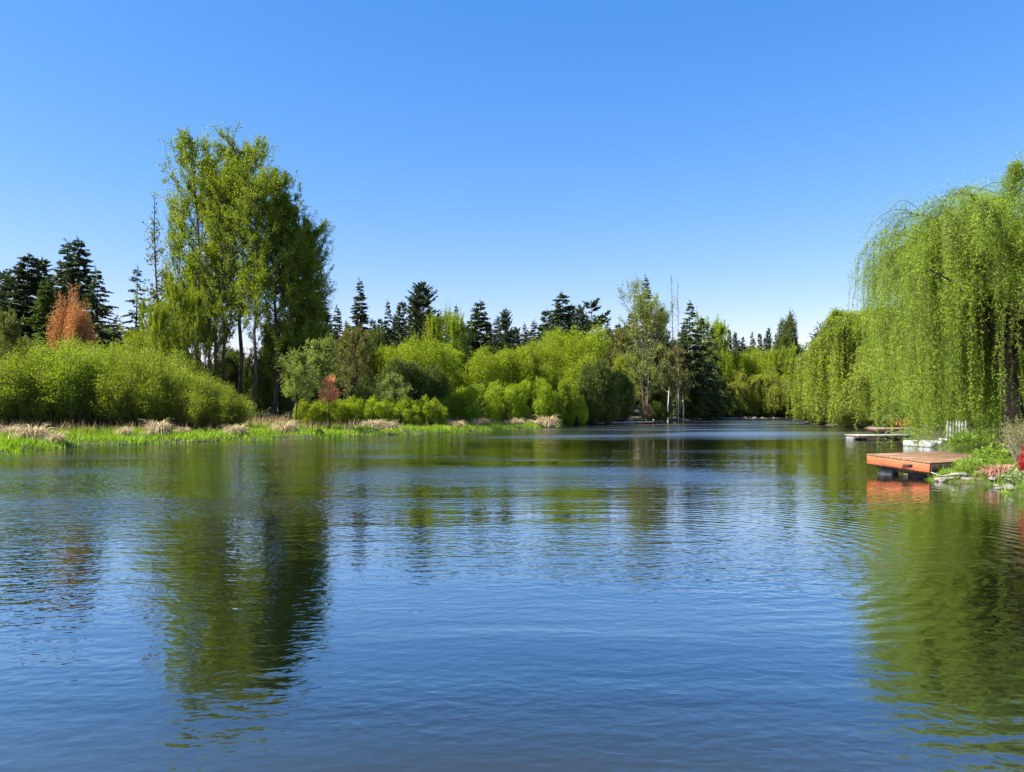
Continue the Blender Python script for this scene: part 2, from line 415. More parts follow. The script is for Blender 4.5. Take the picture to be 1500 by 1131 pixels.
def conifer(seed, H, R, n=190, mat='fir', droop=.15, tip=.1, power=.85, dens=26, start=.08, gap=.25, ragged=.25, spray=.55, bark='bark_dark', side=0):
    rng = np.random.default_rng(seed); wood = Geo(); nd = Geo()
    K = 8; t = np.linspace(0, 1, K)
    P = np.stack([0 * t, 0 * t, H * t], 1) + np.cumsum(rng.normal(0, .004 * H, (K, 3)) * [1, 1, 0], 0)
    tubes(wood, P, .011 * H * (1 - t) + .02, 7)
    tt = start + (1 - start) * np.sort(rng.uniform(0, 1, n) ** .9) * .985
    tt = np.round(tt * 30 * (1 + gap)) / (30 * (1 + gap)) + rng.normal(0, .006, n)       # loose whorls
    tt = np.clip(tt, start, .99)
    prof = (1 - tt) ** power * (1 - .35 * np.clip((.22 - tt) / .22, 0, 1))
    L = R * prof * rng.uniform(1 - ragged, 1 + ragged * .6, n) + .18
    az = rng.uniform(0, 6.28, n)
    if side: L *= 1 + side * np.cos(az)
    dh = np.stack([np.cos(az), np.sin(az), 0 * az], 1)
    p0 = np.stack([np.interp(tt, t, P[:, k]) for k in range(3)], 1)
    z1 = (tip + .5 * np.clip(tt - .72, 0, 1)) * L; zd = -droop * L * rng.uniform(.4, 1.5, n)
    up = np.array([0, 0, 1.])
    B = bez(p0, p0 + dh * (L * .5)[:, None] + up * (zd * .2 + z1 * .4)[:, None], p0 + dh * L[:, None] + up * (zd + z1)[:, None], 5)
    tubes(wood, B, (np.clip(L * .012, .012, .09))[:, None] * np.linspace(1, .2, 5)[None], 3)
    m = np.maximum(5, (dens * (L / R + .25)).astype(int)); k = np.repeat(np.arange(n), m)
    q = rng.uniform(.08, 1.0, len(k)); i = np.minimum((q * 4).astype(int), 3); f = (q * 4 - i)[:, None]
    c = B[k, i] * (1 - f) + B[k, i + 1] * f
    ax = unit(B[k, i + 1] - B[k, i]); sd = np.cross(ax, up) * rng.choice([-1., 1.], len(k))[:, None]
    u = unit(ax * .75 + sd * rng.uniform(.2, 1.1, (len(k), 1)) + up * rng.normal(-.18 - droop * .5, .28, (len(k), 1)))
    w = perp(u, rng)
    sl = spray * (.35 + .65 * (1 - q)) * (.5 + L[k] / R) * rng.uniform(.7, 1.3, len(k))
    leaves(nd, c, u, w, sl, sl * .38)
    nt = 40; zt = rng.uniform(.93, 1.0, nt) ** 1 * H
    c = np.stack([np.interp(zt / H, t, P[:, 0]), np.interp(zt / H, t, P[:, 1]), zt], 1)
    u = unit(rng.normal(0, .5, (nt, 3)) + [0, 0, .9]); leaves(nd, c, u, perp(u, rng), .05 * H * rng.uniform(.3, .7, nt), .10)
    return {'trunk': wood.mesh('trunk', M[bark], True), 'crown': nd.mesh('crown', M[mat])}

def shrub(seed, R, H, nst=260, per=150, leaf=.14, asp=.33, mat='thicket', upright=.6, dome=.75, bark='bark', lo=.12, clump=.10):
    """many stems fanning up from the base to a domed outline, leaves along their upper part"""
    rng = np.random.default_rng(seed); st = Geo(); lf = Geo()
    az = rng.uniform(0, 6.28, nst); rr = np.sqrt(rng.uniform(0, 1, nst))
    nC = 16; ca = np.arange(nC) * 2.4 + rng.normal(0, .3, nC); cr = np.sqrt((np.arange(nC) + .6) / nC) * .92; ci = rng.integers(0, nC, nst)
    qx = np.cos(ca[ci]) * cr[ci] + rng.normal(0, .13, nst); qy = np.sin(ca[ci]) * cr[ci] + rng.normal(0, .13, nst)
    loc = np.hypot(qx - np.cos(ca[ci]) * cr[ci], qy - np.sin(ca[ci]) * cr[ci]); az = np.arctan2(qy, qx); rr = np.minimum(np.hypot(qx, qy), 1.1)
    chh = rng.uniform(.82, 1.08, nC)[ci] * (1 - 1.6 * loc ** 1.5 * .6)
    lump = 1 + .13 * np.sin(az * 3 + rng.uniform(0, 6)) + .1 * np.sin(az * 5 + rng.uniform(0, 6))
    b = np.stack([np.cos(az) * rr * R * .35, np.sin(az) * rr * R * .35, 0 * az], 1)
    top = H * (1 - dome * rr ** 2.2 * .8) * rng.uniform(.8, 1.04, nst) * chh
    e = np.stack([np.cos(az) * rr * R * lump, np.sin(az) * rr * R * lump, top], 1)
    m = b * .4 + e * .6; m[:, 2] = top * (.45 + .25 * upright); m[:, :2] = b[:, :2] * (.55) + e[:, :2] * .45
    B = bez(b, m, e, 6)
    B[:, 1:] += rng.normal(0, .03 * R, (nst, 5, 3)) * np.array([1, 1, .4])
    tubes(st, B, np.linspace(.02, .004, 6)[None] * np.ones((nst, 1)) * (H / 4) ** .5, 3)
    k = np.repeat(np.arange(nst), np.maximum(3, (per * rng.uniform(.5, 1.5, nst)).astype(int)))
    q = lo + (1 - lo) * rng.uniform(0, 1, len(k)) ** .75; i = np.minimum((q * 5).astype(int), 4); f = (q * 5 - i)[:, None]
    c = B[k, i] * (1 - f) + B[k, i + 1] * f + rng.normal(0, clump * R * .5, (len(k), 3)) * (.25 + q[:, None])
    c[:, 2] = np.maximum(c[:, 2], .03)
    ax = unit(B[k, i + 1] - B[k, i]); u = unit(ax * .8 + rvec(rng, len(k)) * .9); w = perp(u, rng)
    leaves(lf, c, u, w, leaf * rng.uniform(.6, 1.35, len(k)), leaf * asp * rng.uniform(.7, 1.2, len(k)))
    return {'stems': st.mesh('stems', M[bark], True), 'foliage': lf.mesh('foliage', M[mat])}

def willow(seed, H, R, nlimb=16, nsec=8, nstr=2200, perm=20, leaf=.12, lw=.022, trunk_r=.4, fork=.3, lowz=(.8, 3.0), lean=(0, 0),
           mat='willow', bark='bark_dark', strand_r=.004, dome=.55, outer=.3, gam=.8, window=None, thin=None):
    rng = np.random.default_rng(seed); wood = Geo(); wh = Geo(); lf = Geo()
    K = 7; t = np.linspace(0, 1, K); ln = np.array([*lean, 0.])
    P = np.stack([0 * t, 0 * t, H * .62 * t], 1) + ln * (t ** 1.5)[:, None] + np.cumsum(rng.normal(0, .012 * H, (K, 3)) * [1, 1, 0], 0)
    tubes(wood, P, trunk_r * (1.15 - t * .75) + .25 * trunk_r * np.exp(-t * 12), 10)
    n = nlimb; tt = rng.uniform(fork, 1, n); tt[:4] = [.95, 1, .98, .9]
    p0 = np.stack([np.interp(tt, t, P[:, k]) for k in range(3)], 1)
    az = np.arange(n) * 2.399 + rng.normal(0, .25, n); rho = np.sqrt((np.arange(n) + .5) / n) * rng.uniform(.72, 1.08, n)
    e = np.stack([np.cos(az) * rho * R * .82, np.sin(az) * rho * R * .82, H * (1 - dome * rho ** 2) * rng.uniform(.78, 1.0, n)], 1)
    m = p0 * .55 + e * .45; m[:, 2] = np.maximum(p0[:, 2], e[:, 2]) * .98 + .04 * H
    B = bez(p0, m, e, 8)
    B[:, 1:-1] += rng.normal(0, .02 * R, (n, 6, 3))
    tubes(wood, B, (trunk_r * rng.uniform(.2, .36, n))[:, None] * np.linspace(1, .15, 8)[None], 6)
    # secondary boughs
    q = rng.uniform(.35, 1, (n, nsec)); i = np.minimum((q * 7).astype(int), 6); f = (q * 7 - i)[..., None]; I = np.arange(n)[:, None]
    s0 = (B[I, i] * (1 - f) + B[I, i + 1] * f).reshape(-1, 3); ns = len(s0)
    rad = s0 * [1, 1, 0] + rng.normal(0, .35 * R, (ns, 3)) * [1, 1, 0]
    dr = unit(unit(rad) + rng.normal(0, .35, (ns, 3)) + [0, 0, .35])
    L = R * rng.uniform(.16, .36, ns)
    e2 = s0 + dr * L[:, None] + np.array([0, 0, -1]) * (L * rng.uniform(.2, .9, ns))[:, None]
    B2 = bez(s0, s0 + dr * L[:, None] * .6 + np.array([0, 0, .16]) * L[:, None], e2, 6)
    tubes(wood, B2, (.006 + .012 * trunk_r) * np.linspace(1.3, .3, 6)[None] * np.ones((ns, 1)), 4)
    # hanging strands
    wk = rng.gamma(gam, 1, ns) + .02; k = rng.choice(ns, nstr, p=wk / wk.sum()); q = rng.uniform(.1, 1, nstr); i = np.minimum((q * 5).astype(int), 4); f = (q * 5 - i)[:, None]
    o0 = B2[k, i] * (1 - f) + B2[k, i + 1] * f + rng.normal(0, .05, (nstr, 3))
    rho = np.hypot(o0[:, 0], o0[:, 1]) / R
    zl = rng.uniform(lowz[0], lowz[1], nstr) + np.clip((rho - .62) * 2.4, 0, 1) * rng.uniform(.1, .75, nstr) * H * outer
    length = np.clip(o0[:, 2] - zl, .5, None) * rng.uniform(.7, 1.15, ns)[k].clip(0, 1) * np.where(rng.uniform(0, 1, nstr) < .42, rng.uniform(.8, 1, nstr), rng.uniform(.08, .7, nstr))
    if window is not None:      # a natural opening in the curtain
        da = np.abs((np.arctan2(o0[:, 1], o0[:, 0]) - window + np.pi) % (2 * np.pi) - np.pi); hit = (da < .5) & (rng.uniform(0, 1, nstr) < .96) | (rho < .2)
        length = np.where(hit, length * rng.uniform(.08, .3, nstr), length)
    if thin is not None:
        da = np.abs((np.arctan2(o0[:, 1], o0[:, 0]) - thin + np.pi) % (2 * np.pi) - np.pi)
        length = np.where((da < .75) & (rho > .45) & (rng.uniform(0, 1, nstr) < .48), length * rng.uniform(.1, .35, nstr), length)
    od = unit(o0 * [1, 1, 0] + (rng.normal(0, .4 * R, (ns, 3))[k] + rng.normal(0, .16 * R, (nstr, 3))) * [1, 1, 0]); outl = rng.uniform(.1, .9, nstr) * rng.uniform(.5, 1.7, ns)[k] * np.minimum(1, length / 2)
    KS = 8; s = np.linspace(0, 1, KS)[None, :]
    d = length[:, None] * s
    S = o0[:, None] + od[:, None] * (outl[:, None] * (1 - np.exp(-d / .7)))[..., None]
    S[..., 2] = o0[:, None, 2] - (d - .35 * outl[:, None] * (1 - np.exp(-d / .35)))
    S += np.cumsum(rng.normal(0, .06, (nstr, KS, 3)) * [1, 1, .3], 1) * np.minimum(1, length / 3)[:, None, None]
    tubes(wh, S, np.linspace(1.3, .6, KS)[None] * strand_r * np.ones((nstr, 1)), 3)
    kb = rng.integers(0, ns, int(nstr * 12)); qb = rng.uniform(.05, 1.05, len(kb)); ib = np.minimum((qb * 5).astype(int), 4); fb_ = (qb * 5 - ib)[:, None]
    cb = B2[kb, ib] * (1 - fb_) + B2[kb, ib + 1] * fb_ + rng.normal(0, .08 + .016 * R, (len(kb), 3))
    ub = unit(rvec(rng, len(kb)) + [0, 0, -.3]); leaves(lf, cb, ub, perp(ub, rng), leaf * rng.uniform(.6, 1.3, len(kb)), lw * rng.uniform(.7, 1.3, len(kb)))
    m = np.maximum(4, (perm * length * rng.uniform(.6, 1.3, nstr)).astype(int)); kk = np.repeat(np.arange(nstr), m)
    q = rng.uniform(0, 1, len(kk)); i = np.minimum((q * (KS - 1)).astype(int), KS - 2); f = (q * (KS - 1) - i)[:, None]
    c = S[kk, i] * (1 - f) + S[kk, i + 1] * f + rng.normal(0, .03, (len(kk), 3))
    u = unit(np.array([0, 0, -.8]) + rvec(rng, len(kk)) * [1.2, 1.2, .8]); w = perp(u, rng)
    leaves(lf, c, u, w, leaf * rng.uniform(.6, 1.3, len(kk)), lw * rng.uniform(.7, 1.3, len(kk)))
    return {'trunk': wood.mesh('trunk', M[bark], True), 'twigs': wh.mesh('twigs', M['bark'], True), 'crown': lf.mesh('crown', M[mat])}

def lobed(seed, H, R, nl=30, leaf_n=34000, leaf=.22, asp=.5, mat='lime', bark='bark', base=.12, lob=(.2, .34), twig=.16):
    '''rounded crown made of leafy lobes on forked limbs, ragged with outgrowing sprigs'''
    rng = np.random.default_rng(seed); wood = Geo(); lf = Geo()
    h = base + (.88 - base) * (np.arange(nl) + .5) / nl; az = np.arange(nl) * 2.399 + rng.normal(0, .35, nl)
    rr = np.sqrt(np.clip(1 - ((h - .36) / .6) ** 2, .02, 1)) * rng.uniform(.45, .86, nl)
    c = np.stack([np.cos(az) * rr * R, np.sin(az) * rr * R, h * H * rng.uniform(.92, 1.04, nl)], 1)
    r = min(R, H * .6) * rng.uniform(*lob, nl)
    b = rng.normal(0, .06 * R, (nl, 3)) * [1, 1, 0]; m = b * .5 + c * .5; m[:, 2] = c[:, 2] * .62; m[:, :2] = c[:, :2] * .35
    tubes(wood, bez(b, m, c, 6), (.02 + .035 * r)[:, None] * np.linspace(1.6, .4, 6)[None], 5)
    k = rng.choice(nl, leaf_n, p=r ** 2 / (r ** 2).sum())
    v = unit(rng.normal(size=(leaf_n, 3)) + [0, 0, .3])
    pert = 1 + .22 * np.sin(v[:, 0] * 5 + k) * np.sin(v[:, 1] * 6 + 2 * k) + .15 * np.sin(v[:, 2] * 9 + v[:, 0] * 7 + k)
    q = rng.uniform(.62, 1.06, leaf_n) * pert
    p = c[k] + v * (r[k] * q)[:, None] * [1, 1, .9]; p[:, 2] = np.maximum(p[:, 2], .05)
    u = unit(v * .45 + rvec(rng, leaf_n) + [0, 0, .1]); leaves(lf, p, u, perp(u, rng), leaf * rng.uniform(.6, 1.3, leaf_n), leaf * asp * rng.uniform(.7, 1.2, leaf_n))
    ns = nl * 16; k = rng.integers(0, nl, ns); v = unit(rng.normal(size=(ns, 3)) + [0, 0, .6]); s0 = c[k] + v * (r[k] * .6)[:, None]; s1 = c[k] + v * (r[k] * rng.uniform(1.1, 1.55, ns))[:, None]
    tubes(wood, np.stack([s0, (s0 + s1) / 2, s1], 1), np.array([.014, .01, .004])[None] * np.ones((ns, 1)), 3)
    kk = np.repeat(np.arange(ns), 9); t = rng.uniform(.2, 1.05, len(kk))[:, None]; p = s0[kk] * (1 - t) + s1[kk] * t + rng.normal(0, .05, (len(kk), 3)); p[:, 2] = np.maximum(p[:, 2], .05)
    u = unit(rvec(rng, len(kk)) + v[kk] * .7); leaves(lf, p, u, perp(u, rng), leaf * rng.uniform(.6, 1.2, len(kk)), leaf * asp)
    return {'trunk': wood.mesh('trunk', M[bark], True), 'crown': lf.mesh('crown', M[mat])}

def tussock(seed, R, H, n=420, mat='sedge', w=.035):
    rng = np.random.default_rng(seed); g = Geo()
    az = rng.uniform(0, 6.28, n); r = np.sqrt(rng.uniform(0, 1, n)) * R * .45
    b = np.stack([np.cos(az) * r, np.sin(az) * r, 0 * az], 1)
    out = rng.uniform(.1, 1, n) * R; h = H * rng.uniform(.45, 1.1, n)
    a2 = az + rng.normal(0, .6, n); dh = np.stack([np.cos(a2), np.sin(a2), 0 * az], 1); up = np.array([0, 0, 1.])
    p1 = b + dh * (out * .3)[:, None] + up * h[:, None]; p2 = b + dh * out[:, None] + up * (h * rng.uniform(.0, .9, n))[:, None]
    B = bez(b, p1, p2, 4); sdv = unit(np.cross(dh, up) + rng.normal(0, .3, (n, 3)))
    ww = w * np.array([1, 1, .8, .15])[None, :, None]
    Lf = B + sdv[:, None] * ww / 2; Rt = B - sdv[:, None] * ww / 2
    V = np.stack([Lf, Rt], 2).reshape(-1, 3)
    q, kx = np.meshgrid(np.arange(n), np.arange(3), indexing='ij'); s = q * 8 + kx * 2
    g.add(V, np.stack([s, s + 1, s + 3, s + 2], -1).reshape(-1, 4))
    return g.mesh('tussock', M[mat])

def plant(parts, name, label, cat, x, y, rotz=0, s=1., sz=None, z=None, group=None):
    zz = gz(x, y) - .05 if z is None else z
    r = thing(name, label, cat, (x, y, zz), rotz, (s, s, s if sz is None else sz), group)
    for k, me in parts.items(): link(k, me, r)
    return r

# ------------------------------------------------------------------ world, sun, camera
SUN_EL, SUN_AZ = math.radians(47), math.atan2(-.93, -.30)     # azimuth clockwise from +Y
W = bpy.data.worlds.new('World'); SC.world = W; W.use_nodes = True
nt = W.node_tree; nt.nodes.clear()
sky = nt.nodes.new('ShaderNodeTexSky'); sky.sky_type = 'NISHITA'; sky.sun_disc = False
sky.sun_elevation = SUN_EL; sky.sun_rotation = SUN_AZ; sky.air_density = 1.0; sky.dust_density = .25; sky.ozone_density = 2.2; sky.altitude = 0
hs = nt.nodes.new('ShaderNodeHueSaturation'); hs.inputs['Saturation'].default_value = 1.34; hs.inputs['Value'].default_value = 1.0
bg = nt.nodes.new('ShaderNodeBackground'); bg.inputs['Strength'].default_value = .09
wo = nt.nodes.new('ShaderNodeOutputWorld')
nt.links.new(sky.outputs[0], hs.inputs['Color']); tn = nt.nodes.new('ShaderNodeMix'); tn.data_type = 'RGBA'; tn.blend_type = 'MULTIPLY'; tn.inputs['Factor'].default_value = 1
tn.inputs['B'].default_value = (1.03, .87, .98, 1)
nt.links.new(hs.outputs[0], tn.inputs['A']); sc_ = nt.nodes.new('ShaderNodeSeparateColor'); cc_ = nt.nodes.new('ShaderNodeCombineColor'); nt.links.new(tn.outputs['Result'], sc_.inputs[0])
for q, (k_, e_) in enumerate([(1.025, .95), (1.165, .772), (2.09, .45)]):       # a hazier, more even spring sky
    p_ = nt.nodes.new('ShaderNodeMath'); p_.operation = 'POWER'; p_.inputs[1].default_value = e_
    m_ = nt.nodes.new('ShaderNodeMath'); m_.operation = 'MULTIPLY'; m_.inputs[1].default_value = k_
    nt.links.new(sc_.outputs[q], p_.inputs[0]); nt.links.new(p_.outputs[0], m_.inputs[0]); nt.links.new(m_.outputs[0], cc_.inputs[q])
nt.links.new(cc_.outputs[0], bg.inputs['Color']); nt.links.new(bg.outputs[0], wo.inputs['Surface'])

sl = bpy.data.lights.new('sun', 'SUN'); sl.energy = 5.0; sl.angle = math.radians(.53); sl.color = (1, .95, .86)
so = bpy.data.objects.new('sun', sl); COL.objects.link(so)
from mathutils import Vector
sd = Vector((math.sin(SUN_AZ) * math.cos(SUN_EL), math.cos(SUN_AZ) * math.cos(SUN_EL), math.sin(SUN_EL)))
so.rotation_euler = sd.to_track_quat('Z', 'Y').to_euler(); so.location = (-40, -10, 60)

cd = bpy.data.cameras.new('camera'); cam = bpy.data.objects.new('camera', cd); COL.objects.link(cam)
cam.location = (0, 0, CAMH); cam.rotation_euler = (math.pi / 2, 0, 0)
cd.sensor_width = 36; cd.lens = FPX / 1500 * 36; cd.shift_y = (HOR - 565.5) / 1500; cd.clip_start = .1; cd.clip_end = 6000
SC.camera = cam
SC.view_settings.view_transform = 'Standard'; SC.view_settings.look = 'None'; SC.view_settings.exposure = 1.5; SC.view_settings.gamma = 1
SC.cycles.max_bounces = 8; SC.cycles.transmission_bounces = 6; SC.cycles.diffuse_bounces = 4; SC.cycles.glossy_bounces = 3
SC.cycles.use_denoising = True

# ------------------------------------------------------------------ placing by what the photograph measures
RG = np.random.default_rng(77)

def put(parts, H0, R0, name, label, cat, px, d, top, wpx=None, group=None, x=None, rot=None, zoff=0):
    """a plant whose stem stands at photo column px, distance d; its top reaches row top; wpx = half width in photo pixels"""
    xx = px2x(px, d) if x is None else x
    z0 = gz(xx, d) - .05 + zoff
    sz = (py2z(top, d) - z0) / H0
    sxy = sz if wpx is None else (wpx / FPX * d) / R0
    return plant(parts, name, label, cat, xx, d, RG.uniform(0, 6.28) if rot is None else rot, sxy, sz, z0, group)

# conifers -----------------------------------------------------------
C = {
 'broad': (conifer(1, 30, 6.2, 250, 'fir', .16, .12, .55, 60, .06, .1, .28, 1.3), 30, 6.2),
 'broad2': (conifer(2, 30, 6.0, 240, 'fir', .05, .3, .55, 60, .06, .2, .32, 1.25), 30, 6.0),
 'slim': (conifer(3, 30, 3.7, 200, 'fir', .16, .06, .55, 44, .12, .35, .3, 1.0), 30, 3.7),
 'open': (conifer(4, 30, 5.2, 120, 'fir_blue', .25, .12, .65, 40, .06, .7, .3, 1.0), 30, 5.2),
 'brush': (conifer(5, 30, 6.5, 230, 'fir', -.15, .55, .5, 64, .05, .15, .35, 1.3), 30, 6.5),
 'green': (conifer(6, 30, 5.6, 200, 'fir_green', .15, .2, .65, 54, .05, .2, .25, 1.2), 30, 5.6),
 'pine': (conifer(7, 30, 5.5, 60, 'fir', -.05, .35, .35, 60, .45, .6, .6, 1.5, side=.45), 30, 5.5),
 'droop': (conifer(8, 30, 7.5, 190, 'fir_mid', .3, .1, .7, 60, .05, .3, .3, 1.2), 30, 7.5),
}
FIRS = [
 ('broad', 36, 125, 372, 42, 'broad dark fir at the outer edge of the dark stand over the thicket'),
 ('brush', 8, 130, 398, 32, 'ragged dark fir cut by the frame at the end of the dark stand'),
 ('broad2', 66, 136, 378, 34, 'dark fir between the broad fir and the twin tall firs'),
 ('slim', 93, 131, 351, 27, 'tall dark fir, the outer of the twin firs above the orange tree'),
 ('broad', 118, 128, 351, 34, 'tall dark fir, the inner of the twin firs above the orange tree'),
 ('green', 79, 110, 408, 32, 'lighter green fir beside the orange leafless tree'),
 ('droop', 143, 116, 393, 38, 'dark fir with long drooping boughs on the inner side of the orange tree'),
 ('slim', 168, 120, 462, 14, 'small dark fir at the foot of the drooping fir'),
 ('open', 198, 150, 390, 26, 'thin bluish fir with open layered boughs by the bare pole'),
 ('broad2', 243, 146, 398, 25, 'dark fir partly hidden behind the bare pole and cottonwoods'),
 ('broad', 465, 122, 425, 24, 'dark fir tucked against the shaded side of the cottonwoods'),
 ('slim', 497, 155, 448, 13, 'short dark fir next to the slender lone spire'),
 ('broad2', 482, 160, 460, 15, 'low dark fir between the cottonwoods and the slender spire'),
 ('slim', 526, 140, 409, 16, 'slender dark fir spire standing alone against the sky'),
 ('droop', 569, 142, 440, 17, 'narrow fir with a long low bough beside the bushy spruce'),
 ('broad2', 590, 144, 441, 18, 'dark fir leaning into the bushy spruce'),
 ('brush', 617, 135, 414, 31, 'bushy dark spruce with upswept branches above the lime shrubs'),
 ('droop', 668, 141, 446, 15, 'thin droopy fir rising behind the light green tree'),
 ('broad', 703, 140, 441, 27, 'broad dark fir pyramid above the round lime shrubs'),
 ('slim', 725, 146, 464, 16, 'lower dark fir between the broad pyramid and its blunt neighbour'),
 ('brush', 740, 138, 454, 16, 'blunt topped dark fir beside the broad pyramid'),
 ('slim', 768, 172, 473, 9, 'tiny far fir tip showing between the fir groups'),
 ('broad2', 800, 166, 454, 21, 'dark fir on the shoulder of the russet tinged spruce'),
 ('broad', 827, 160, 429, 31, 'russet tinged dark spruce, tallest of its group over the round trees'),
 ('brush', 850, 167, 448, 16, 'dark fir leaning on the russet tinged spruce'),
 ('pine', 868, 171, 441, 20, 'crooked windswept pine against the sky'),
 ('slim', 888, 176, 468, 10, 'small fir tip beside the windswept pine'),
 ('slim', 947, 152, 404, 15, 'tall narrow fir rising behind the sparse pale cottonwood'),
 ('droop', 1011, 160, 441, 28, 'tall dark fir beside the two bare poles on the far bank'),
 ('broad', 545, 158, 468, 16, 'low dark fir on the inner side of the slender lone spire'),
 ('slim', 602, 150, 432, 16, 'narrow fir tip rising out of the bushy spruce flank'),
 ('broad2', 645, 150, 462, 18, 'dark fir behind the light green spreading tree'),
 ('broad', 688, 152, 468, 17, 'low dark fir on the outer side of the broad fir pyramid'),
 ('brush', 756, 160, 480, 15, 'low dark fir next to the tiny far fir tip'),
 ('slim', 784, 165, 470, 15, 'dark fir just outside the russet tinged group'),
 ('broad2', 838, 170, 446, 18, 'dark fir pressed behind the russet tinged spruce'),
 ('broad', 905, 180, 474, 16, 'dark fir between the windswept pine and the sparse cottonwood'),
 ('broad2', 925, 176, 458, 17, 'dark fir behind the outer boughs of the sparse cottonwood'),
 ('brush', 968, 170, 452, 16, 'dark fir between the sparse cottonwood and the bare poplars'),
 ('droop', 1003, 172, 470, 18, 'dark fir right behind the bare poplars'),
 ('droop', 1043, 180, 478, 18, 'dark fir behind the round headed far tree'),
 ('droop', 1028, 166, 464, 24, 'dark fir with hanging boughs on the inlet side of the tall fir'),
]
for k, (kind, px, d, top, w, lab) in enumerate(FIRS):
    p, H0, R0 = C[kind]
    put(p, H0, R0, 'pine_tree' if kind == 'pine' else 'fir_tree', lab, 'conifer', px, d, top, w * 1.6, 'conifers on the skyline')
for k, (px, top, w) in enumerate([(1056, 488, 9), (1067, 482, 10), (1077, 487, 8), (1088, 493, 10), (1100, 486, 9), (1112, 488, 10), (1126, 481, 9), (1136, 489, 8)]):
    p, H0, R0 = C[['slim', 'broad2', 'brush', 'broad'][k % 4]]
    put(p, H0, R0, 'fir_tree', 'small distant fir in the dark row closing the inlet', 'conifer', px, 245 + 4 * (k % 3), top, w * 1.3, 'distant fir row closing the inlet')

for k, (px, top) in enumerate([(478, 476), (510, 470), (556, 466), (580, 462), (632, 470), (655, 474), (680, 478), (716, 474), (750, 484), (776, 482), (792, 474), (812, 462), (858, 470), (878, 474), (896, 482), (915, 478), (1000, 476), (1020, 480), (1050, 492), (1062, 496), (1082, 497), (1106, 496), (1120, 494)]):
    p, H0, R0 = C[['broad', 'slim', 'broad2', 'brush'][k % 4]]
    put(p, H0, R0, 'fir_tree', 'lower dark fir filling the skyline row behind the taller firs', 'conifer', px, 182 + 5 * (k % 4) if px < 1040 else 236, top, 17 if px < 1040 else 11, 'lower firs filling the skyline row')

# cottonwoods ---------------------------------------------------------
EN_T = [(0, .5), (.18, 1.7), (.35, 2.1), (.58, 3.2), (.75, 4.0), (.9, 3.9), (1, 2.7)]
EN_W = [(0, 1.5), (.2, 2.6), (.45, 4.0), (.65, 4.3), (.82, 3.4), (1, 1.3)]
CW = [
 (broadleaf(11, 31, EN_T, .25, 60, 11, 30000, .22, 1.6, .25, top_brush=2.2, mat='cotton'), 31, 3.9),
 (broadleaf(12, 31, EN_T, .26, 60, 11, 31000, .22, 1.5, .3, top_brush=2.0, mat='cotton'), 31, 3.9),
 (broadleaf(13, 30, EN_W, .27, 64, 11, 38000, .23, 1.3, .12, top_brush=1.6, mat='cotton'), 30, 4.3),
]
for (k, px, d, top, w, lab) in [
 (0, 288, 82, 214, 48, 'tall cottonwood with a feathery top, on the sunny side of the clump'),
 (1, 350, 83, 217, 48, 'tallest round topped cottonwood in the middle of the clump'),
 (0, 320, 86, 240, 42, 'slender cottonwood filling the notch between the two tallest crowns'),
 (1, 330, 80, 268, 38, 'leafy cottonwood just ahead of the two tallest crowns'),
 (2, 402, 82, 252, 48, 'leafy cottonwood with a stepped crown beside the middle one'),
 (1, 372, 79, 262, 40, 'dark trunked cottonwood in front of the stepped crown'),
 (2, 430, 84, 288, 50, 'broad shaded cottonwood on the inner flank of the clump'),
 (1, 450, 86, 330, 32, 'rounded cottonwood forming the shoulder above the lower dense one'),
 (2, 440, 88, 338, 42, 'lower dense cottonwood sloping down to the dark fir'),
 (0, 264, 84, 290, 26, 'thin sparse cottonwood next to the bare pole')]:
    p, H0, R0 = CW[k]
    put(p, H0, R0, 'cottonwood_tree', lab, 'tree', px, d, top, w, 'cottonwood clump', rot=px * 1.7)

# bare poles ----------------------------------------------------------
def bare_pole(seed, H, r, n, tl, bark, leafn=0, pale=None):
    rng = np.random.default_rng(seed); g = Geo(); t = np.linspace(0, 1, 8)
    P = np.stack([0 * t, 0 * t, H * t], 1) + np.cumsum(rng.normal(0, .003 * H, (8, 3)) * [1, 1, 0], 0)
    tubes(g, P, r * (1 - .85 * t), 7)
    tt = rng.uniform(.3, .99, n); p0 = np.stack([np.interp(tt, t, P[:, k]) for k in range(3)], 1)
    dr = unit(rng.normal(0, 1, (n, 3)) * [1, 1, .2] + [0, 0, .9]); L = tl * rng.uniform(.3, 1.2, n) * (1.2 - tt)
    tubes(g, np.stack([p0, p0 + dr * L[:, None] * .5, p0 + dr * L[:, None] + [0, 0, .2]], 1), np.array([.035, .022, .01])[None] * np.ones((n, 1)), 3)
    parts = {'trunk': g.mesh('trunk', M[bark], True)}
    if leafn:
        lf = Geo(); k = rng.integers(0, n, leafn); c = p0[k] + dr[k] * (L[k] * rng.uniform(.3, 1.1, leafn))[:, None] + rng.normal(0, .25, (leafn, 3))
        keep = rng.uniform(0, 1, leafn) < np.clip(1.25 - tt[k] * 1.3, .04, 1); c = c[keep]
        u = rvec(rng, len(c)); leaves(lf, c, u, perp(u, rng), .3, .2)
        parts['crown'] = lf.mesh('crown', M['olive'])
    return parts
put(bare_pole(21, 25, .2, 90, 3.2, 'bark', 2600), 25, 1, 'dead_tree', 'bare grey pole of a tree with tufts only on its lower half', 'tree', 229, 80, 284)
put(bare_pole(22, 27, .13, 70, 2.0, 'bark'), 27, 1, 'poplar_tree', 'taller of two bare whip thin poplars on the far bank', 'tree', 985, 136, 401, group='bare poplars')
put(bare_pole(23, 26, .12, 70, 2.0, 'bark'), 26, 1, 'poplar_tree', 'shorter of two bare whip thin poplars on the far bank', 'tree', 992, 138, 415, group='bare poplars')

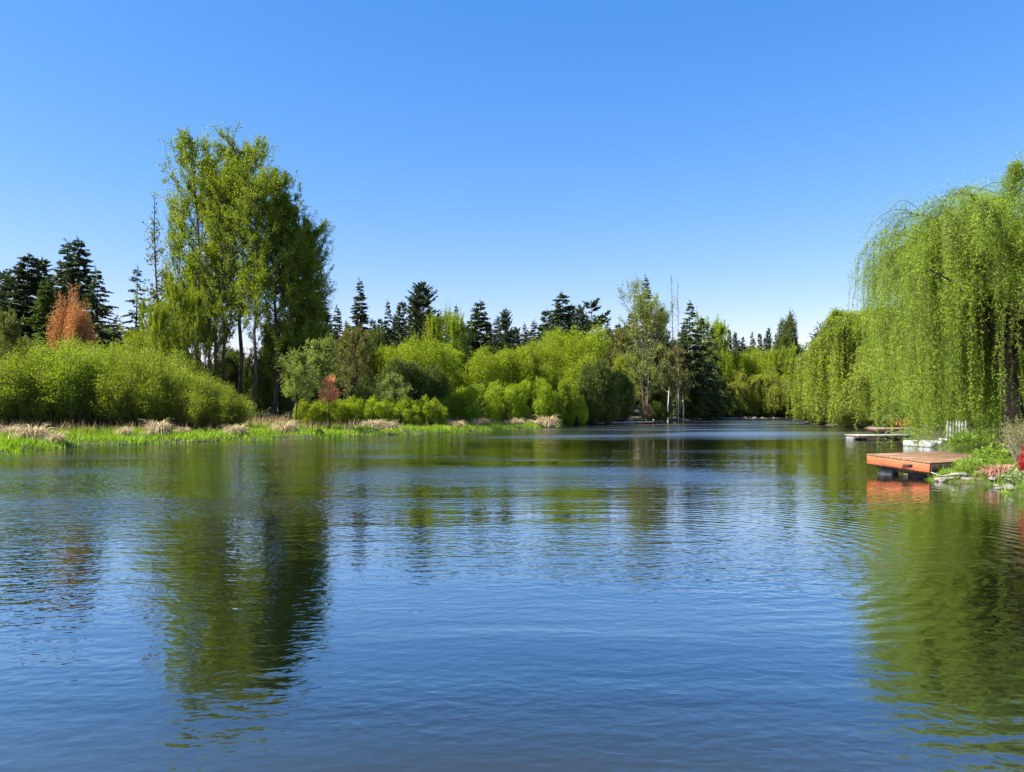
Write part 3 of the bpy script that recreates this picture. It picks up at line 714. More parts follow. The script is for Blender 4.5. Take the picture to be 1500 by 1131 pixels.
# birches with white lower stems
BI = broadleaf(24, 14, [(0, .8), (.5, 1.6), (.8, 1.8), (1, .6)], .12, 30, 9, 7000, .26, .8, .35, mat='olive', bark='bark_birch')
for px, d, top, lab in [(979, 134, 512, 'white stemmed birch standing at the far waterline'), (994, 141, 505, 'pale stemmed birch set back beside the bare poplars'), (1001, 143, 530, 'leaning pale birch stem next to the dark firs')]:
    put(BI, 14, 1.8, 'birch_tree', lab, 'tree', px, d, top, 14, 'pale birches')

# sparse spring cottonwood on the far bank
SPN = broadleaf(25, 23, [(0, 1), (.3, 3.2), (.6, 5), (.85, 5), (1, 2.6)], .3, 50, 12, 17000, .24, 1.5, .14, stems=4, spread=1.6, mat='spring', bark='bark', top_brush=2.4)
put(SPN, 23, 5.5, 'cottonwood_tree', 'sparse pale cottonwood just leafing out on the far bank', 'tree', 944, 128, 412, 46)

# orange leafless tree in the thicket
OR = shrub(26, 2.4, 8, 420, 75, .24, .16, 'rusty', .9, .35, 'bark', .35, .1)
put(OR, 8, 2.4, 'bare_tree', 'orange twiggy tree standing in front of the dark firs', 'tree', 110, 104, 424, 29)

# round crowned broadleaf trees ------------------------------------------
EN_R = [(0, 3.6), (.3, 4.6), (.55, 4.6), (.8, 3.4), (1, 1.0)]
RD = {
 'lime': (lobed(31, 10, 4.8, 34, 40000, .24, .45, 'lime'), 10, 4.8),
 'lime2': (lobed(32, 10, 4.8, 26, 36000, .22, .45, 'lime', lob=(.22, .4)), 10, 4.8),
 'tall': (broadleaf(37, 10, EN_R, .2, 60, 10, 30000, .22, .7, .08, stems=6, spread=2, mat='lime', aspect=.4), 10, 4.8),
 'olive': (broadleaf(33, 10, EN_R, .2, 50, 10, 22000, .24, .6, .15, stems=3, spread=1.2, mat='olive', aspect=.5), 10, 4.8),
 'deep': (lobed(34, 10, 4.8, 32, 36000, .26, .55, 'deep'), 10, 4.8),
}
PL = {
 'a': (broadleaf(35, 6.6, [(0, .6), (.3, 1.2), (.55, 1.6), (.8, 1.4), (1, .5)], .07, 40, 10, 12000, .15, .8, .3, mat='pale', bark='bark_dark', aspect=.5), 6.6, 1.7),
 'b': (broadleaf(36, 6.6, [(0, 1), (.3, 1.6), (.55, 1.8), (.8, 1.5), (1, .5)], .07, 40, 10, 9000, .16, .7, .06, stems=3, spread=.8, mat='pale', aspect=.5), 6.6, 1.9),
}
TREES = [
 # kind, px, d, top, half width, label
 ('tall', 226, 76, 432, 24, 'yellow green sapling clump round the foot of the bare pole'),
 ('tall', 272, 77, 408, 28, 'bright yellow green young tree in front of the sunny cottonwoods'),
 ('tall', 200, 78, 478, 22, 'low lime tree between the thicket and the bare pole'),
 ('olive', 305, 79, 470, 24, 'olive young tree among the cottonwood trunks'),
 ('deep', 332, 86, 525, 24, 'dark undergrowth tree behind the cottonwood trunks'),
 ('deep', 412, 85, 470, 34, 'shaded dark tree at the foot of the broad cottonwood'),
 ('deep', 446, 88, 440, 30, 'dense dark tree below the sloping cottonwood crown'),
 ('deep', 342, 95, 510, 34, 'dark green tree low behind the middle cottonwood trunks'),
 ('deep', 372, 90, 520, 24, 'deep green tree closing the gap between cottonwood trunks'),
 ('olive', 4, 66, 456, 30, 'grey olive tree cut by the frame beside the thicket'),
 ('olive', 520, 102, 478, 36, 'yellowish tree rising behind the pale young trees'),
 ('deep', 545, 115, 482, 30, 'dark green tree below the slender lone fir spire'),
 ('lime', 580, 104, 500, 42, 'bright lime tree at the outer end of the lime group'),
 ('lime2', 622, 101, 491, 46, 'wide lime tree below the bushy spruce'),
 ('lime', 655, 106, 505, 36, 'lime tree below the light green tree'),
 ('deep', 590, 97, 528, 40, 'shaded dark tree in the hollow of the lime group'),
 ('deep', 630, 96, 536, 30, 'small shaded tree between the hollow and the lime mounds'),
 ('tall', 640, 128, 452, 20, 'light green spreading tree against the bushy spruce'),
 ('tall', 668, 132, 452, 22, 'loose pale green tree in front of the thin droopy fir'),
 ('lime2', 712, 104, 508, 42, 'round lime tree below the broad fir pyramid'),
 ('lime', 757, 106, 503, 38, 'round lime tree below the blunt topped fir'),
 ('lime2', 792, 108, 492, 34, 'lime tree below the tiny far fir tip'),
 ('lime', 812, 124, 480, 34, 'taller green tree on the outer side of the big round tree'),
 ('lime2', 855, 120, 474, 44, 'big round green tree below the windswept pine'),
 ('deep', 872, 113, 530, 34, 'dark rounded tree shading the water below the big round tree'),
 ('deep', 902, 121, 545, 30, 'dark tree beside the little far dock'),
 ('olive', 912, 142, 480, 36, 'orange tinged tree behind the sparse cottonwood'),
 ('tall', 922, 136, 515, 32, 'yellow green tree beside the sparse cottonwood trunk'),
 ('olive', 965, 146, 500, 28, 'brownish green tree between the sparse cottonwood and poplars'),
 ('deep', 958, 140, 555, 26, 'dark bush behind the pale post on the far bank'),
 ('deep', 1030, 168, 560, 32, 'dark bush under the far firs at the waterline'),
 ('deep', 1008, 160, 566, 22, 'dark bush under the birches at the waterline'),
 ('tall', 1043, 196, 460, 24, 'round headed far tree beside the dark firs'),
 ('lime', 1072, 196, 515, 26, 'lime tree behind the small weeping willows'),
 ('lime2', 1105, 200, 506, 24, 'green tree above the small weeping willows'),
 ('deep', 1152, 205, 463, 22, 'dark leafy tree poking up beside the yellowish willow'),
 ('tall', 1140, 192, 505, 24, 'light green tree behind the yellowish willow'),
 ('deep', 1165, 200, 520, 34, 'dark tree behind the yellowish willow at the inlet head'),
]
for (kind, px, d, top, w, lab) in TREES:
    p, H0, R0 = RD[kind]
    put(p, H0, R0, 'broadleaf_tree', lab, 'tree', px, d, top, w, 'rounded broadleaf trees')
for (kind, px, d, top, w, lab) in [
 ('a', 434, 66, 517, 25, 'pale young tree with a thin dark trunk nearest the cottonwoods'),
 ('a', 474, 77, 499, 30, 'wider pale young tree behind the orange red sapling'),
  ('b', 576, 80, 545, 23, 'silvery pale bush against the dark hollow'),
 ('b', 541, 82, 556, 20, 'smaller silvery bush beside the silvery pale bush'),
 ('b', 518, 83, 566, 14, 'lowest silvery bush next to the orange red sapling')]:
    p, H0, R0 = PL[kind]
    put(p, H0, R0, 'young_tree' if kind == 'a' else 'bush', lab, 'tree' if kind == 'a' else 'bush', px, d, top, w)
# dark trees that close the view behind
for k, (px, d, top, w) in enumerate([(20, 150, 480, 60), (90, 155, 470, 60), (170, 160, 480, 60), (250, 160, 500, 50), (330, 150, 535, 45), (420, 150, 490, 55), (500, 170, 495, 50), (580, 160, 490, 50), (650, 165, 500, 45),
                                    (720, 165, 500, 45), (790, 180, 500, 45), (850, 190, 495, 45), (920, 200, 500, 45), (980, 210, 500, 45), (1040, 235, 505, 40), (1100, 250, 508, 40), (1160, 250, 500, 45),
                                    (1230, 190, 480, 60), (1320, 130, 450, 70), (1400, 95, 430, 80), (1480, 80, 400, 90), (1560, 70, 400, 90), (-60, 120, 440, 60)]):
    p, H0, R0 = RD['deep']
    put(p, H0, R0, 'dark_tree', 'dark green tree in the belt behind the nearer trees', 'tree', px, d, top, w, 'belt of dark trees behind')

# thicket and low shrubs ---------------------------------------------------
S = [
 (shrub(41, 3.5, 7.0, 420, 120, .17, .30, 'thicket', .65, .55), 7.0, 3.5),
 (shrub(42, 3.5, 6.6, 420, 120, .17, .30, 'thicket', .55, .6), 6.6, 3.5),
 (shrub(43, 3.3, 6.8, 420, 120, .16, .32, 'thicket', .7, .5), 6.8, 3.3),
]
TH = ['grey green end shrub of the thicket by the frame', 'thicket shrub over the first dead sedge clump', 'tall thicket shrub below the broad dark fir',
      'thicket shrub below the orange leafless tree', 'thicket shrub below the thin bluish fir', 'sloping thicket shrub below the bare pole',
      'lower thicket shrub in front of the sunny cottonwoods', 'end shrub of the thicket stepping down to the grass']
for k, (px, d, top, w) in enumerate([(-14, 55, 520, 66), (42, 57, 503, 70), (100, 59, 497, 66), (155, 61, 496, 66), (205, 61, 505, 64), (250, 62, 521, 58), (292, 62, 541, 50), (328, 62, 562, 42)]):
    p, H0, R0 = S[k % 3]
    put(p, H0, R0, 'willow_shrub', TH[k], 'shrub', px, d, top, w, 'thicket shrubs on the bank')
for k, (px, d, top, w) in enumerate([(15, 68, 492, 70), (75, 70, 490, 70), (130, 72, 488, 70), (185, 73, 492, 66), (240, 74, 505, 60)]):
    p, H0, R0 = S[(k + 1) % 3]
    put(p, H0, R0, 'willow_shrub', 'hazy green shrub in the back row of the thicket', 'shrub', px, d, top, w, 'back row of the thicket')
L = [(lobed(44, 2.6, 2.3, 18, 16000, .15, .42, 'lime', lob=(.24, .42), base=.1), 2.6, 2.2), (lobed(45, 4, 3.1, 24, 26000, .16, .42, 'lime', lob=(.22, .4), base=.08), 4, 3.0)]
for (k, px, d, top, w, lab) in [
 (0, 452, 71, 586, 26, 'low green shrub in line with the first thin dark trunk'), (0, 486, 73, 582, 26, 'low green shrub around the foot of the the orange red sapling'),
 (0, 520, 75, 583, 26, 'low green shrub below the lowest silvery bush'), (0, 553, 77, 583, 28, 'low green shrub below the silvery bushes'),
 (0, 590, 79, 584, 28, 'low green shrub at the end of the low row'), (0, 628, 81, 582, 26, 'low green shrub between the row and the lime mounds'),
 (1, 692, 94, 563, 40, 'rounded lime mound beside the rust coloured reeds'), (1, 738, 99, 560, 34, 'rounded lime mound in the middle of the bank'),
 (1, 664, 93, 578, 28, 'small lime mound ahead of the big round one'),
 (1, 778, 102, 555, 36, 'rounded lime mound behind the last sedge clump'), (1, 820, 107, 541, 32, 'tall lime mound at the point of the bank'),
 (1, 800, 104.5, 578, 26, 'low lime mound right behind the biggest sedge clump'),
 (1, 843, 108, 580, 22, 'lime bush overhanging the water at the point')]:
    p, H0, R0 = L[k]
    put(p, H0, R0, 'shrub', lab, 'shrub', px, d, top, w, 'lime shrubs along the bank')
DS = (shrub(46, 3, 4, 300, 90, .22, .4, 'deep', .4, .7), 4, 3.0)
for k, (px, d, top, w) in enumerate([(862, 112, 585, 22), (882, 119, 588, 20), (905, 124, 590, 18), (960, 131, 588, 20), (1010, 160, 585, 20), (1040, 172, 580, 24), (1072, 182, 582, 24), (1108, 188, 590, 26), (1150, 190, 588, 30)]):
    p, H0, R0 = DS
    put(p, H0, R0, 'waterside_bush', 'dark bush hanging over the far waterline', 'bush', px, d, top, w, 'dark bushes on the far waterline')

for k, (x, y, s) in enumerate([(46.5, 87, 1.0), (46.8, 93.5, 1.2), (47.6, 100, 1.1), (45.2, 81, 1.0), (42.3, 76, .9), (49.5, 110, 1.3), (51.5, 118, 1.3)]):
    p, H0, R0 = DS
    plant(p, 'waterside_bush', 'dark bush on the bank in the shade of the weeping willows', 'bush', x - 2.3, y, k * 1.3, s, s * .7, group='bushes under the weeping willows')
# weeping willows ---------------------------------------------------------
WF = willow(51, 15, 8, 18, 10, 2600, 9, .34, .08, .5, .3, (-1.6, .8), mat='willow_far', strand_r=.012, dome=.62, gam=.4)
WF2 = willow(52, 9, 6.5, 16, 9, 1500, 9, .34, .075, .35, .3, (.2, 2.2), mat='willow_far', strand_r=.012, dome=.4)
WM = willow(53, 9, 6.2, 18, 10, 2600, 14, .20, .042, .35, .3, (-.6, .6), mat='willow', strand_r=.007, dome=.4)
WN = willow(54, 11.6, 6.7, 30, 12, 7000, 36, .105, .019, .36, .34, (-.9, 1.2), lean=(-.2, .2), mat='willow', strand_r=.0035, dome=.45, outer=.6, gam=.24, window=-2.16, thin=2.6)
WL = 'weeping willows along the house bank'
def pw(p, H0, R0, lab, x, y, top, R, rot):
    z0 = gz(x, y) - .1; sz = (py2z(top, y) - z0) / H0
    return plant(p, 'willow_tree', lab, 'willow', x, y, rot, R / R0, sz, z0, WL)
pw(WF2, 9, 6.5, 'small weeping willow at the head of the inlet', px2x(1082, 187) , 190, 546, 7.4, .3)
pw(WF2, 9, 6.5, 'second small weeping willow hanging over the rocks', px2x(1128, 186), 186, 541, 7.8, 2.3)
pw(WF, 15, 8, 'yellowish weeping willow leaning over the inlet', 50.6, 115, 474, 8.4, 1.0)
pw(WF, 15, 8, 'tall willow with strands touching the water past the docks', 47.2, 98, 428, 8.6, 3.4)
pw(WF, 15, 8, 'willow half hidden behind the big front willow', 44.3, 80, 446, 8.0, 5.0)
pw(WM, 9, 6.2, 'lower willow behind the white float', 37.0, 59.5, 505, 6.2, .7)
pw(WM, 9, 6.2, 'willow with strands over the picket fence', 33.0, 46, 480, 6.0, 4.0)
pw(WN, 11.6, 6.7, 'big front weeping willow with a dark trunk by the orange dock', 20.6, 30.6, 214, 7.6, .0)
# ------------------------------------------------------------------ bank grass and sedges
rng = np.random.default_rng(5)
def bank_points(n, dlo, dhi, xlo=-60, xhi=18, ylo=36, yhi=122):
    x = rng.uniform(xlo, xhi, n); y = rng.uniform(ylo, yhi, n); d = shore_dist(x, y)
    k = (d > dlo) & (d < dhi) & (x < y * .2 + 2)
    return x[k], y[k], d[k]
x, y, d = bank_points(480000, -.35, 16)
pn = wob(x * .45, y * .45) + .6 * wob(x * 1.3 + 4, y * 1.2)
keep = rng.uniform(0, 1, len(x)) < np.clip(1.15 - d / 18, .2, 1) * np.where(pn > -.9, 1, .45)
x, y, d, pn = x[keep], y[keep], d[keep], pn[keep]
z = ground(x, y) - .02
g = Geo(); n = len(x); up = np.array([0, 0, 1.])
u = unit(rng.normal(0, .45, (n, 3)) * [1, 1, .2] + up); w = unit(np.cross(u, rvec(rng, n)) + 1e-6)
leaves(g, np.stack([x, y, z], 1), u, w, rng.uniform(.28, .72, n) * (.75 + .3 * np.clip(pn, -1, 1)), .05)
o = link('grass', g.mesh('grass', M['grass'])); o['kind'] = 'stuff'
x, y, d = bank_points(320000, .4, 21)
pn = wob(x * .35 + 2, y * .4); keep = (rng.uniform(0, 1, len(x)) < np.clip((d - 4.5) / 7, .05, .5) * np.where(x < -19, .35, 1)) & (pn > -.75); x, y = x[keep], y[keep]
n = len(x); g = Geo(); u = unit(rng.normal(0, .4, (n, 3)) * [1, 1, .2] + up); w = unit(np.cross(u, rvec(rng, n)))
leaves(g, np.stack([x, y, ground(x, y) - .02], 1), u, w, rng.uniform(.45, 1.25, n), .05)
o = link('dry_grass', g.mesh('dry_grass', M['reed'])); o['kind'] = 'stuff'

TS = [tussock(61, 1.0, .9, 700), tussock(62, 1.1, .75, 700), tussock(63, .9, .8, 520, 'sedge', .03)]
def clump(k, px, py, s, lab, sz=None, dd=0, grp='dead sedge clumps at the waterline'):
    dist = wd(py) + dd * .3 - .55; x = px2x(px, dist)
    o = link('sedge_clump', TS[k]); o.location = (x, dist, max(gz(x, dist), .02) - .04); o.rotation_euler = (0, 0, RG.uniform(0, 6.28)); o.scale = (s * .66, s * .66, (s if sz is None else sz) * 1.15)
    return tag(o, lab, 'sedge clump', grp)
clump(0, 46, 655, 1.6, 'big dead sedge clump hanging over the water at the thicket end', 1.3, .9)
clump(1, 12, 652, 1.3, 'pale dead sedge clump cut by the frame', 1.1, 1.8)
clump(1, 80, 655, .9, 'small sedge clump beside the big clump at the thicket end', 1, .8)
clump(2, 182, 648, 1.0, 'thin sedge clump between two bushy ones', 1, 1)
clump(0, 232, 647, 1.6, 'bushy dead sedge clump below the thicket', 1.5, 1.0)
clump(1, 268, 645, .9, 'flat sedge clump next to the bushy one below the thicket', .9, 1)
clump(1, 345, 644, 1.35, 'rounded pale sedge clump below the end of the thicket', 1.2, 1)
clump(0, 418, 641, 1.7, 'pinkish dead sedge clump beyond the thicket', 1.3, 1.2)
clump(2, 398, 641, 1.1, 'small sedge clump against the pinkish one', 1, 1.2)
clump(1, 548, 635, 1.9, 'white topped sedge clump with a stranded branch', 1.3, 1.4)
clump(0, 568, 635, 1.5, 'brown sedge clump next to the white topped one', 1.1, 1.4)
clump(2, 512, 638, 1.2, 'low tan sedge clump at the thin end of the branch', .6, .8)
clump(1, 668, 631, 1.5, 'tan sedge clump at the edge of the green strip', 1.1, 1.5)
clump(0, 704, 629, 1.5, 'ochre sedge clump below the rounded lime mound', 1.2, 1.5)
clump(2, 757, 627, 1.9, 'rusty sedge clump before the last big one', 1.3, 1.5)
clump(0, 802, 626, 2.5, 'biggest tan sedge clump at the point of the bank', 1.8, 1.2)
clump(1, 785, 626, 2.0, 'low sedge clump spilling into the water at the point', 1.1, .8)
clump(1, 640, 626, 1.8, 'rust coloured sedge clump under the low shrubs', 1.6, 4)
clump(0, 600, 626, 1.8, 'orange brown sedge clump under the row of low shrubs', 1.5, 3)
clump(2, 455, 628, 1.6, 'straw clump round the foot of the thin dark trunk', 1.7, 3)
clump(2, 490, 627, 1.6, 'straw clump round the foot of the orange red sapling', 1.5, 3)

# stranded branch, stakes
def branch(name, pts, r, mat, lab, cat, twigs=3):
    g = Geo(); P = np.array(pts, float); tubes(g, P, np.linspace(r, r * .45, len(P)), 7)
    for k in range(twigs):
        i = 1 + k % (len(P) - 2); q = P[i]; dv = P[i + 1] - P[i]
        tubes(g, np.stack([q, q + dv * .5 + [0, .1, .25], q + dv * .8 + [0, .3, .6]]), np.array([r * .4, r * .25, r * .1]), 5)
    o = link(name, g.mesh(name, M[mat], True)); return tag(o, lab, cat)
def at(px, py, d): return (px2x(px, d), d, py2z(py, d))
branch('driftwood_branch', [at(502, 638, 66.3), at(520, 634.5, 66.6), at(540, 631.5, 67), at(558, 627.5, 67.6), at(577, 623.5, 68.4)], .10, 'driftwood', 'long stranded branch slanting out of the sedge to the water', 'branch')
branch('driftwood_log', [at(440, 642.2, 61.0), at(450, 641.3, 61.1), at(462, 641.0, 61.2), at(470, 641.4, 61.1)], .12, 'driftwood', 'pale driftwood log lying at the grassy waterline', 'log', 0)
for px, top, lab in [(457, 613, 'thin dark stake, the taller of two in the bank grass'), (465, 617, 'thin dark stake, the shorter of two in the bank grass')]:
    dd = 62.5; x = px2x(px, dd); z0 = gz(x, dd) - .2; zt = py2z(top, dd)
    g = Geo(); tubes(g, np.array([[x, dd, z0], [x + .03, dd, (z0 + zt) / 2], [x, dd, zt]]), [.04, .035, .02], 6)
    tubes(g, np.array([[x, dd, (z0 + zt) / 2], [x + .12, dd, zt * .8], [x + .16, dd, zt * .95]]), [.015, .012, .008], 4)
    tag(link('stake', g.mesh('stake', M['bark_dark'], True)), lab, 'stake', 'stakes in the bank grass')
put(DS[0], 4, 3, 'bush', 'small dark bush beside the two stakes in the grass', 'bush', 466, 61.8, 627, 8)

# ------------------------------------------------------------------ hand-built things
def paint(name, col, rough=.6, vary=.25, scale=6, stretch=(1, 1, 1), bump=0):
    a = tuple(c * (1 - vary) for c in col); b = tuple(min(1, c * (1 + vary * .6)) for c in col)
    return rough_mat(name, a, b, scale, rough, bump, stretch)
M['stain'] = rough_mat('orange_stained_wood', (.24, .055, .02), (.52, .14, .048), 4, .6, .004, (1, 1.0, 16), c=(.20, .06, .03))
M['decking'] = rough_mat('weathered_red_decking', (.115, .06, .033), (.25, .145, .08), 3, .75, .003, (1, 9, 1), c=(.30, .20, .12))
M['greywood'] = rough_mat('weathered_grey_wood', (.22, .20, .165), (.44, .40, .34), 3, .8, .003, (1, 9, 1))
M['white'] = paint('white_plastic', (.38, .39, .385), .45, .12, 4)
M['black'] = paint('black_plastic', (.025, .027, .03), .5, .3, 4)
M['iron'] = paint('rusted_iron', (.06, .032, .022), .6, .4, 20)
M['floatgrey'] = paint('scuffed_float', (.15, .16, .155), .6, .35, 5)
M['floatdark'] = paint('dark_scuffed_float', (.06, .065, .07), .55, .5, 5)
M['rock'] = rough_mat('shore_rock', (.07, .065, .055), (.24, .225, .20), 2.2, .9, .03, c=(.10, .11, .07))
M['rope'] = paint('pale_rope', (.42, .40, .35), .8, .15, 30)
M['orange'] = paint('orange_hull', (.62, .13, .03), .4, .2, 4)
M['redpaint'] = paint('faded_red_paint', (.38, .06, .06), .5, .3, 4)
M['dullred'] = paint('dull_red_board', (.12, .035, .03), .7, .3, 4)
M['greenpaint'] = paint('green_hull', (.04, .17, .07), .4, .3, 4)
M['terracotta'] = paint('orange_roof', (.72, .20, .05), .7, .3, 5)
M['pinkwall'] = paint('pinkish_board', (.70, .27, .19), .7, .25, 5)
M['canvas'] = paint('dark_canvas', (.03, .035, .05), .8, .3, 5)
M['whitefence'] = paint('white_fence_paint', (.5, .5, .47), .6, .12, 4)
M['stonewall'] = rough_mat('tan_stone', (.28, .21, .15), (.5, .4, .3), 3, .9, .02)

def boards(n, length, width, thick, gap, jitter=.0, seed=0, along='x'):
    """deck boards laid side by side, their length along x, running over y from 0"""
    rng = np.random.default_rng(seed); g = Geo(); bw = width / n
    for i in range(n):
        l = length + rng.uniform(-jitter, jitter)
        box(g, (l / 2, (i + .5) * bw, thick / 2 + rng.uniform(-.003, .003)), (l, bw - gap, thick), None, .006)
    return g

# the orange dock: local x = along its long side (towards the bank), local y = away from the viewer's side
ang = math.atan2(.43, .9)
A0 = np.array([13.2, 27.5]); B0 = np.array([14.27, 25.26]); Wd = np.linalg.norm(A0 - B0); Ld = 4.3
dock = thing('dock', 'orange stained wooden dock with a plank deck under the big front willow', 'dock', (B0[0], B0[1], .20), ang)
dock.rotation_euler = (math.radians(3.6), 0, ang)
link('deck', boards(16, Ld, Wd + .06, .035, .022, .02, 3).mesh('deck', M['decking']), dock).location = (-.03, -.03, .335)
g = Geo(); box(g, (0, Wd / 2, .165), (.045, Wd, .29), None, .006); link('fascia', g.mesh('fascia', M['stain']), dock)
g = Geo(); box(g, (.008, Wd / 2, .3215), (.05, Wd + .01, .021), None, .003); link('shadow_line', g.mesh('shadow_line', M['bark_dark']), dock)  # thin dark strip stands in for the shadow line under the deck edge
g = Geo(); box(g, (Ld / 2 + .03, -.022, .165), (Ld, .045, .29), None, .006); link('side_beam', g.mesh('side_beam', M['bark_dark']), dock)  # side away from the sun: its shade is put in as dark colour
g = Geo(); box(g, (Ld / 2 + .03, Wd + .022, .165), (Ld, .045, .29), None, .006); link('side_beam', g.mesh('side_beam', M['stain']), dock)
for k in range(4):
    g = Geo(); box(g, (.6 + k * 1.05, Wd / 2, .17), (.09, Wd - .02, .2), None, .006); link('joist', g.mesh('joist', M['bark']), dock)
g = Geo(); box(g, (2.4, Wd / 2, -.06), (3.9, Wd - .12, .25), None, .01); link('underside_shade', g.mesh('underside_shade', M['bark_dark']), dock)  # dark block added to fill the gap below the deck with shade
# mooring cleat with its chain knot on the fascia
c = link('mooring_cleat', None or (lambda g: (tubes(g, np.array([[-.06, .62, .21], [-.085, .70, .2], [-.09, .82, .17], [-.085, .95, .12], [-.06, 1.02, .08]]), [.018, .03, .034, .03, .018], 8),
    tubes(g, np.array([[-.05, .78, .10], [-.09, .80, .17], [-.09, .88, .2], [-.05, .9, .14]]), [.016] * 4, 6), box(g, (-.035, .82, .16), (.025, .34, .09), None, .005), g)[-1])(Geo()).mesh('mooring_cleat', M['iron'], True), dock)
def barrel(L_, r, mat):
    g = Geo(); t = np.array([0, .0, .04, .05, .3, .32, .35, .65, .68, .7, .95, .96, 1, 1]); rr = np.array([.02, .8, .93, .95, 1, 1.04, 1, 1, 1.04, 1, .95, .93, .8, .02])
    tubes(g, np.stack([0 * t, t * L_ - L_ / 2, 0 * t], 1), r * rr, 18); return g.mesh('float', mat, True)
for yy, xx in ((Wd - .55, .45), (.75, .55), (Wd - .55, 2.1), (.75, 2.2)):
    fb = link('float', barrel(.62, .185, M['black'] if yy < 1 else M['floatdark']), dock); fb.location = (xx, yy, -.27)
# rope from the near corner to the bank
pts = np.array([[B0[0] + .02, B0[1] - .06, .24], [14.33, 24.95, .19], [14.36, 24.65, .17], [14.4, 24.4, .22], [14.5, 24.2, .26]])
g = Geo(); tubes(g, pts, [.014] * 5, 6); tubes(g, np.array([[14.5 + .12 * math.cos(a), 24.2 + .12 * math.sin(a), .27 + .01 * a / 6] for a in np.linspace(0, 9, 22)]), [.014] * 22, 6)
tag(link('mooring_rope', g.mesh('mooring_rope', M['rope'], True)), 'pale rope tied from the orange dock corner to the bank log', 'rope')

def rock(seed, sx, sy, sz):
    rng = np.random.default_rng(seed); g = Geo(); nu, nv = 14, 9
    th = np.linspace(0, 2 * np.pi, nu, endpoint=False); ph = np.linspace(.12, np.pi - .12, nv)
    T, Pp = np.meshgrid(th, ph); a, b, c = rng.uniform(0, 6, 3)
    r = 1 + .16 * np.sin(2 * T + a) * np.sin(Pp) + .12 * np.sin(3 * T + b + Pp * 2) * np.sin(Pp) + .1 * np.cos(3 * Pp + c) + rng.normal(0, .035, T.shape)
    V = np.stack([r * np.cos(T) * np.sin(Pp) * sx, r * np.sin(T) * np.sin(Pp) * sy, r * np.cos(Pp) * sz], -1)
    i, j = np.meshgrid(np.arange(nv - 1), np.arange(nu), indexing='ij'); j2 = (j + 1) % nu
    g.add(V, np.stack([i * nu + j, (i + 1) * nu + j, (i + 1) * nu + j2, i * nu + j2], -1).reshape(-1, 4))
    g.f.append(np.stack([np.zeros(nu - 2, int), np.arange(1, nu - 1), np.arange(2, nu)], 1)); q = (nv - 1) * nu
    g.f.append(np.stack([np.full(nu - 2, q), q + np.arange(2, nu), q + np.arange(1, nu - 1)], 1))
    return g.mesh('rock', M['rock'], True)
RK = [rock(s, 1, .8, .55) for s in (1, 2, 3, 4)]
def put_rock(k, x, y, s, lab, z=None, grp=None, mat=None):
    o = link('rock', RK[k % 4]); o.location = (x, y, max(gz(x, y), -.12) + .1 * s if z is None else z); o.scale = (s, s, s * .8); o.rotation_euler = (0, 0, k * 1.7)
    return tag(o, lab, 'rock', grp)
# near bank: log ends and stones by the rope
branch('driftwood_log', [(14.62, 24.1, .10), (14.85, 24.02, .11), (15.1, 23.9, .12), (15.4, 23.75, .12)], .085, 'driftwood', 'weathered log lying at the waterline below the green herbs', 'log', 0)
branch('driftwood_log', [(14.0, 24.5, .05), (14.2, 24.4, .09), (14.45, 24.25, .13), (14.62, 24.2, .14)], .07, 'driftwood', 'pale log end tied to the mooring rope', 'log', 0)
for k, (x, y, s, lab) in enumerate([(14.55, 22.05, .12, 'small stone in the wet edge below the pink twigs'), (15.0, 22.9, .1, 'pebble sized stone between the twigs and ground cover'), (14.15, 24.3, .16, 'pale stone against the roped log end'), (14.75, 24.2, .15, 'round stone between the two waterline logs'), (15.3, 23.4, .2, 'flat stone under the pink twigs'),
                                    (14.9, 22.1, .22, 'dark stone below the silver leaved ground cover'), (14.5, 21.5, .25, 'wet stone at the corner of the ground cover'), (14.25, 21.0, .2, 'purple grey stone by the frame edge')]):
    put_rock(k, x, y, s, lab, max(gz(x, y), 0) + .03)
def herb(seed, R, H, n, mat, leaf, asp=.35, up=.6):
    rng = np.random.default_rng(seed); lf = Geo(); st = Geo(); ns = n // 14
    az = rng.uniform(0, 6.28, ns); r = np.sqrt(rng.uniform(0, 1, ns)) * R; b = np.stack([np.cos(az) * r * .8, np.sin(az) * r * .8, 0 * az - .05], 1)
    e = b + np.stack([rng.normal(0, .12, ns), rng.normal(0, .12, ns), H * (1 - .5 * (r / R) ** 2) * rng.uniform(.6, 1.1, ns)], 1)
    tubes(st, np.stack([b, (b + e) / 2 + rng.normal(0, .03, (ns, 3)), e], 1), np.array([.006, .005, .003])[None] * np.ones((ns, 1)), 3)
    k = np.repeat(np.arange(ns), 14); q = rng.uniform(.15, 1.05, len(k))[:, None]; c = b[k] * (1 - q) + e[k] * q
    u = unit(rvec(rng, len(k)) + [0, 0, up]); leaves(lf, c, u, perp(u, rng), leaf * rng.uniform(.6, 1.3, len(k)), leaf * asp)
    return {'stems': st.mesh('stems', M['bark'], True), 'foliage': lf.mesh('foliage', M[mat])}
HB = herb(71, .55, .55, 3600, 'herb', .11); CV = herb(72, .6, .42, 3600, 'cover', .085, .6, .9); RD_ = herb(73, .62, 1.0, 9000, 'red', .075, .55, .4)
plant(HB, 'herb_plant', 'bright green herb patch beside the dark side of the orange dock', 'plant', 15.35, 24.85, 0, .85, group='bank plants')
plant(HB, 'herb_plant', 'green herb patch further up beside the orange dock', 'plant', 16.1, 25.35, 2, .75, group='bank plants')
plant(HB, 'herb_plant', 'low green herbs above the waterline log', 'plant', 15.3, 24.5, 4, .8, group='bank plants')
plant(HB, 'herb_plant', 'tall herbs at the bank end of the orange dock', 'plant', 17.4, 26.5, 1, 1.3, group='bank plants')
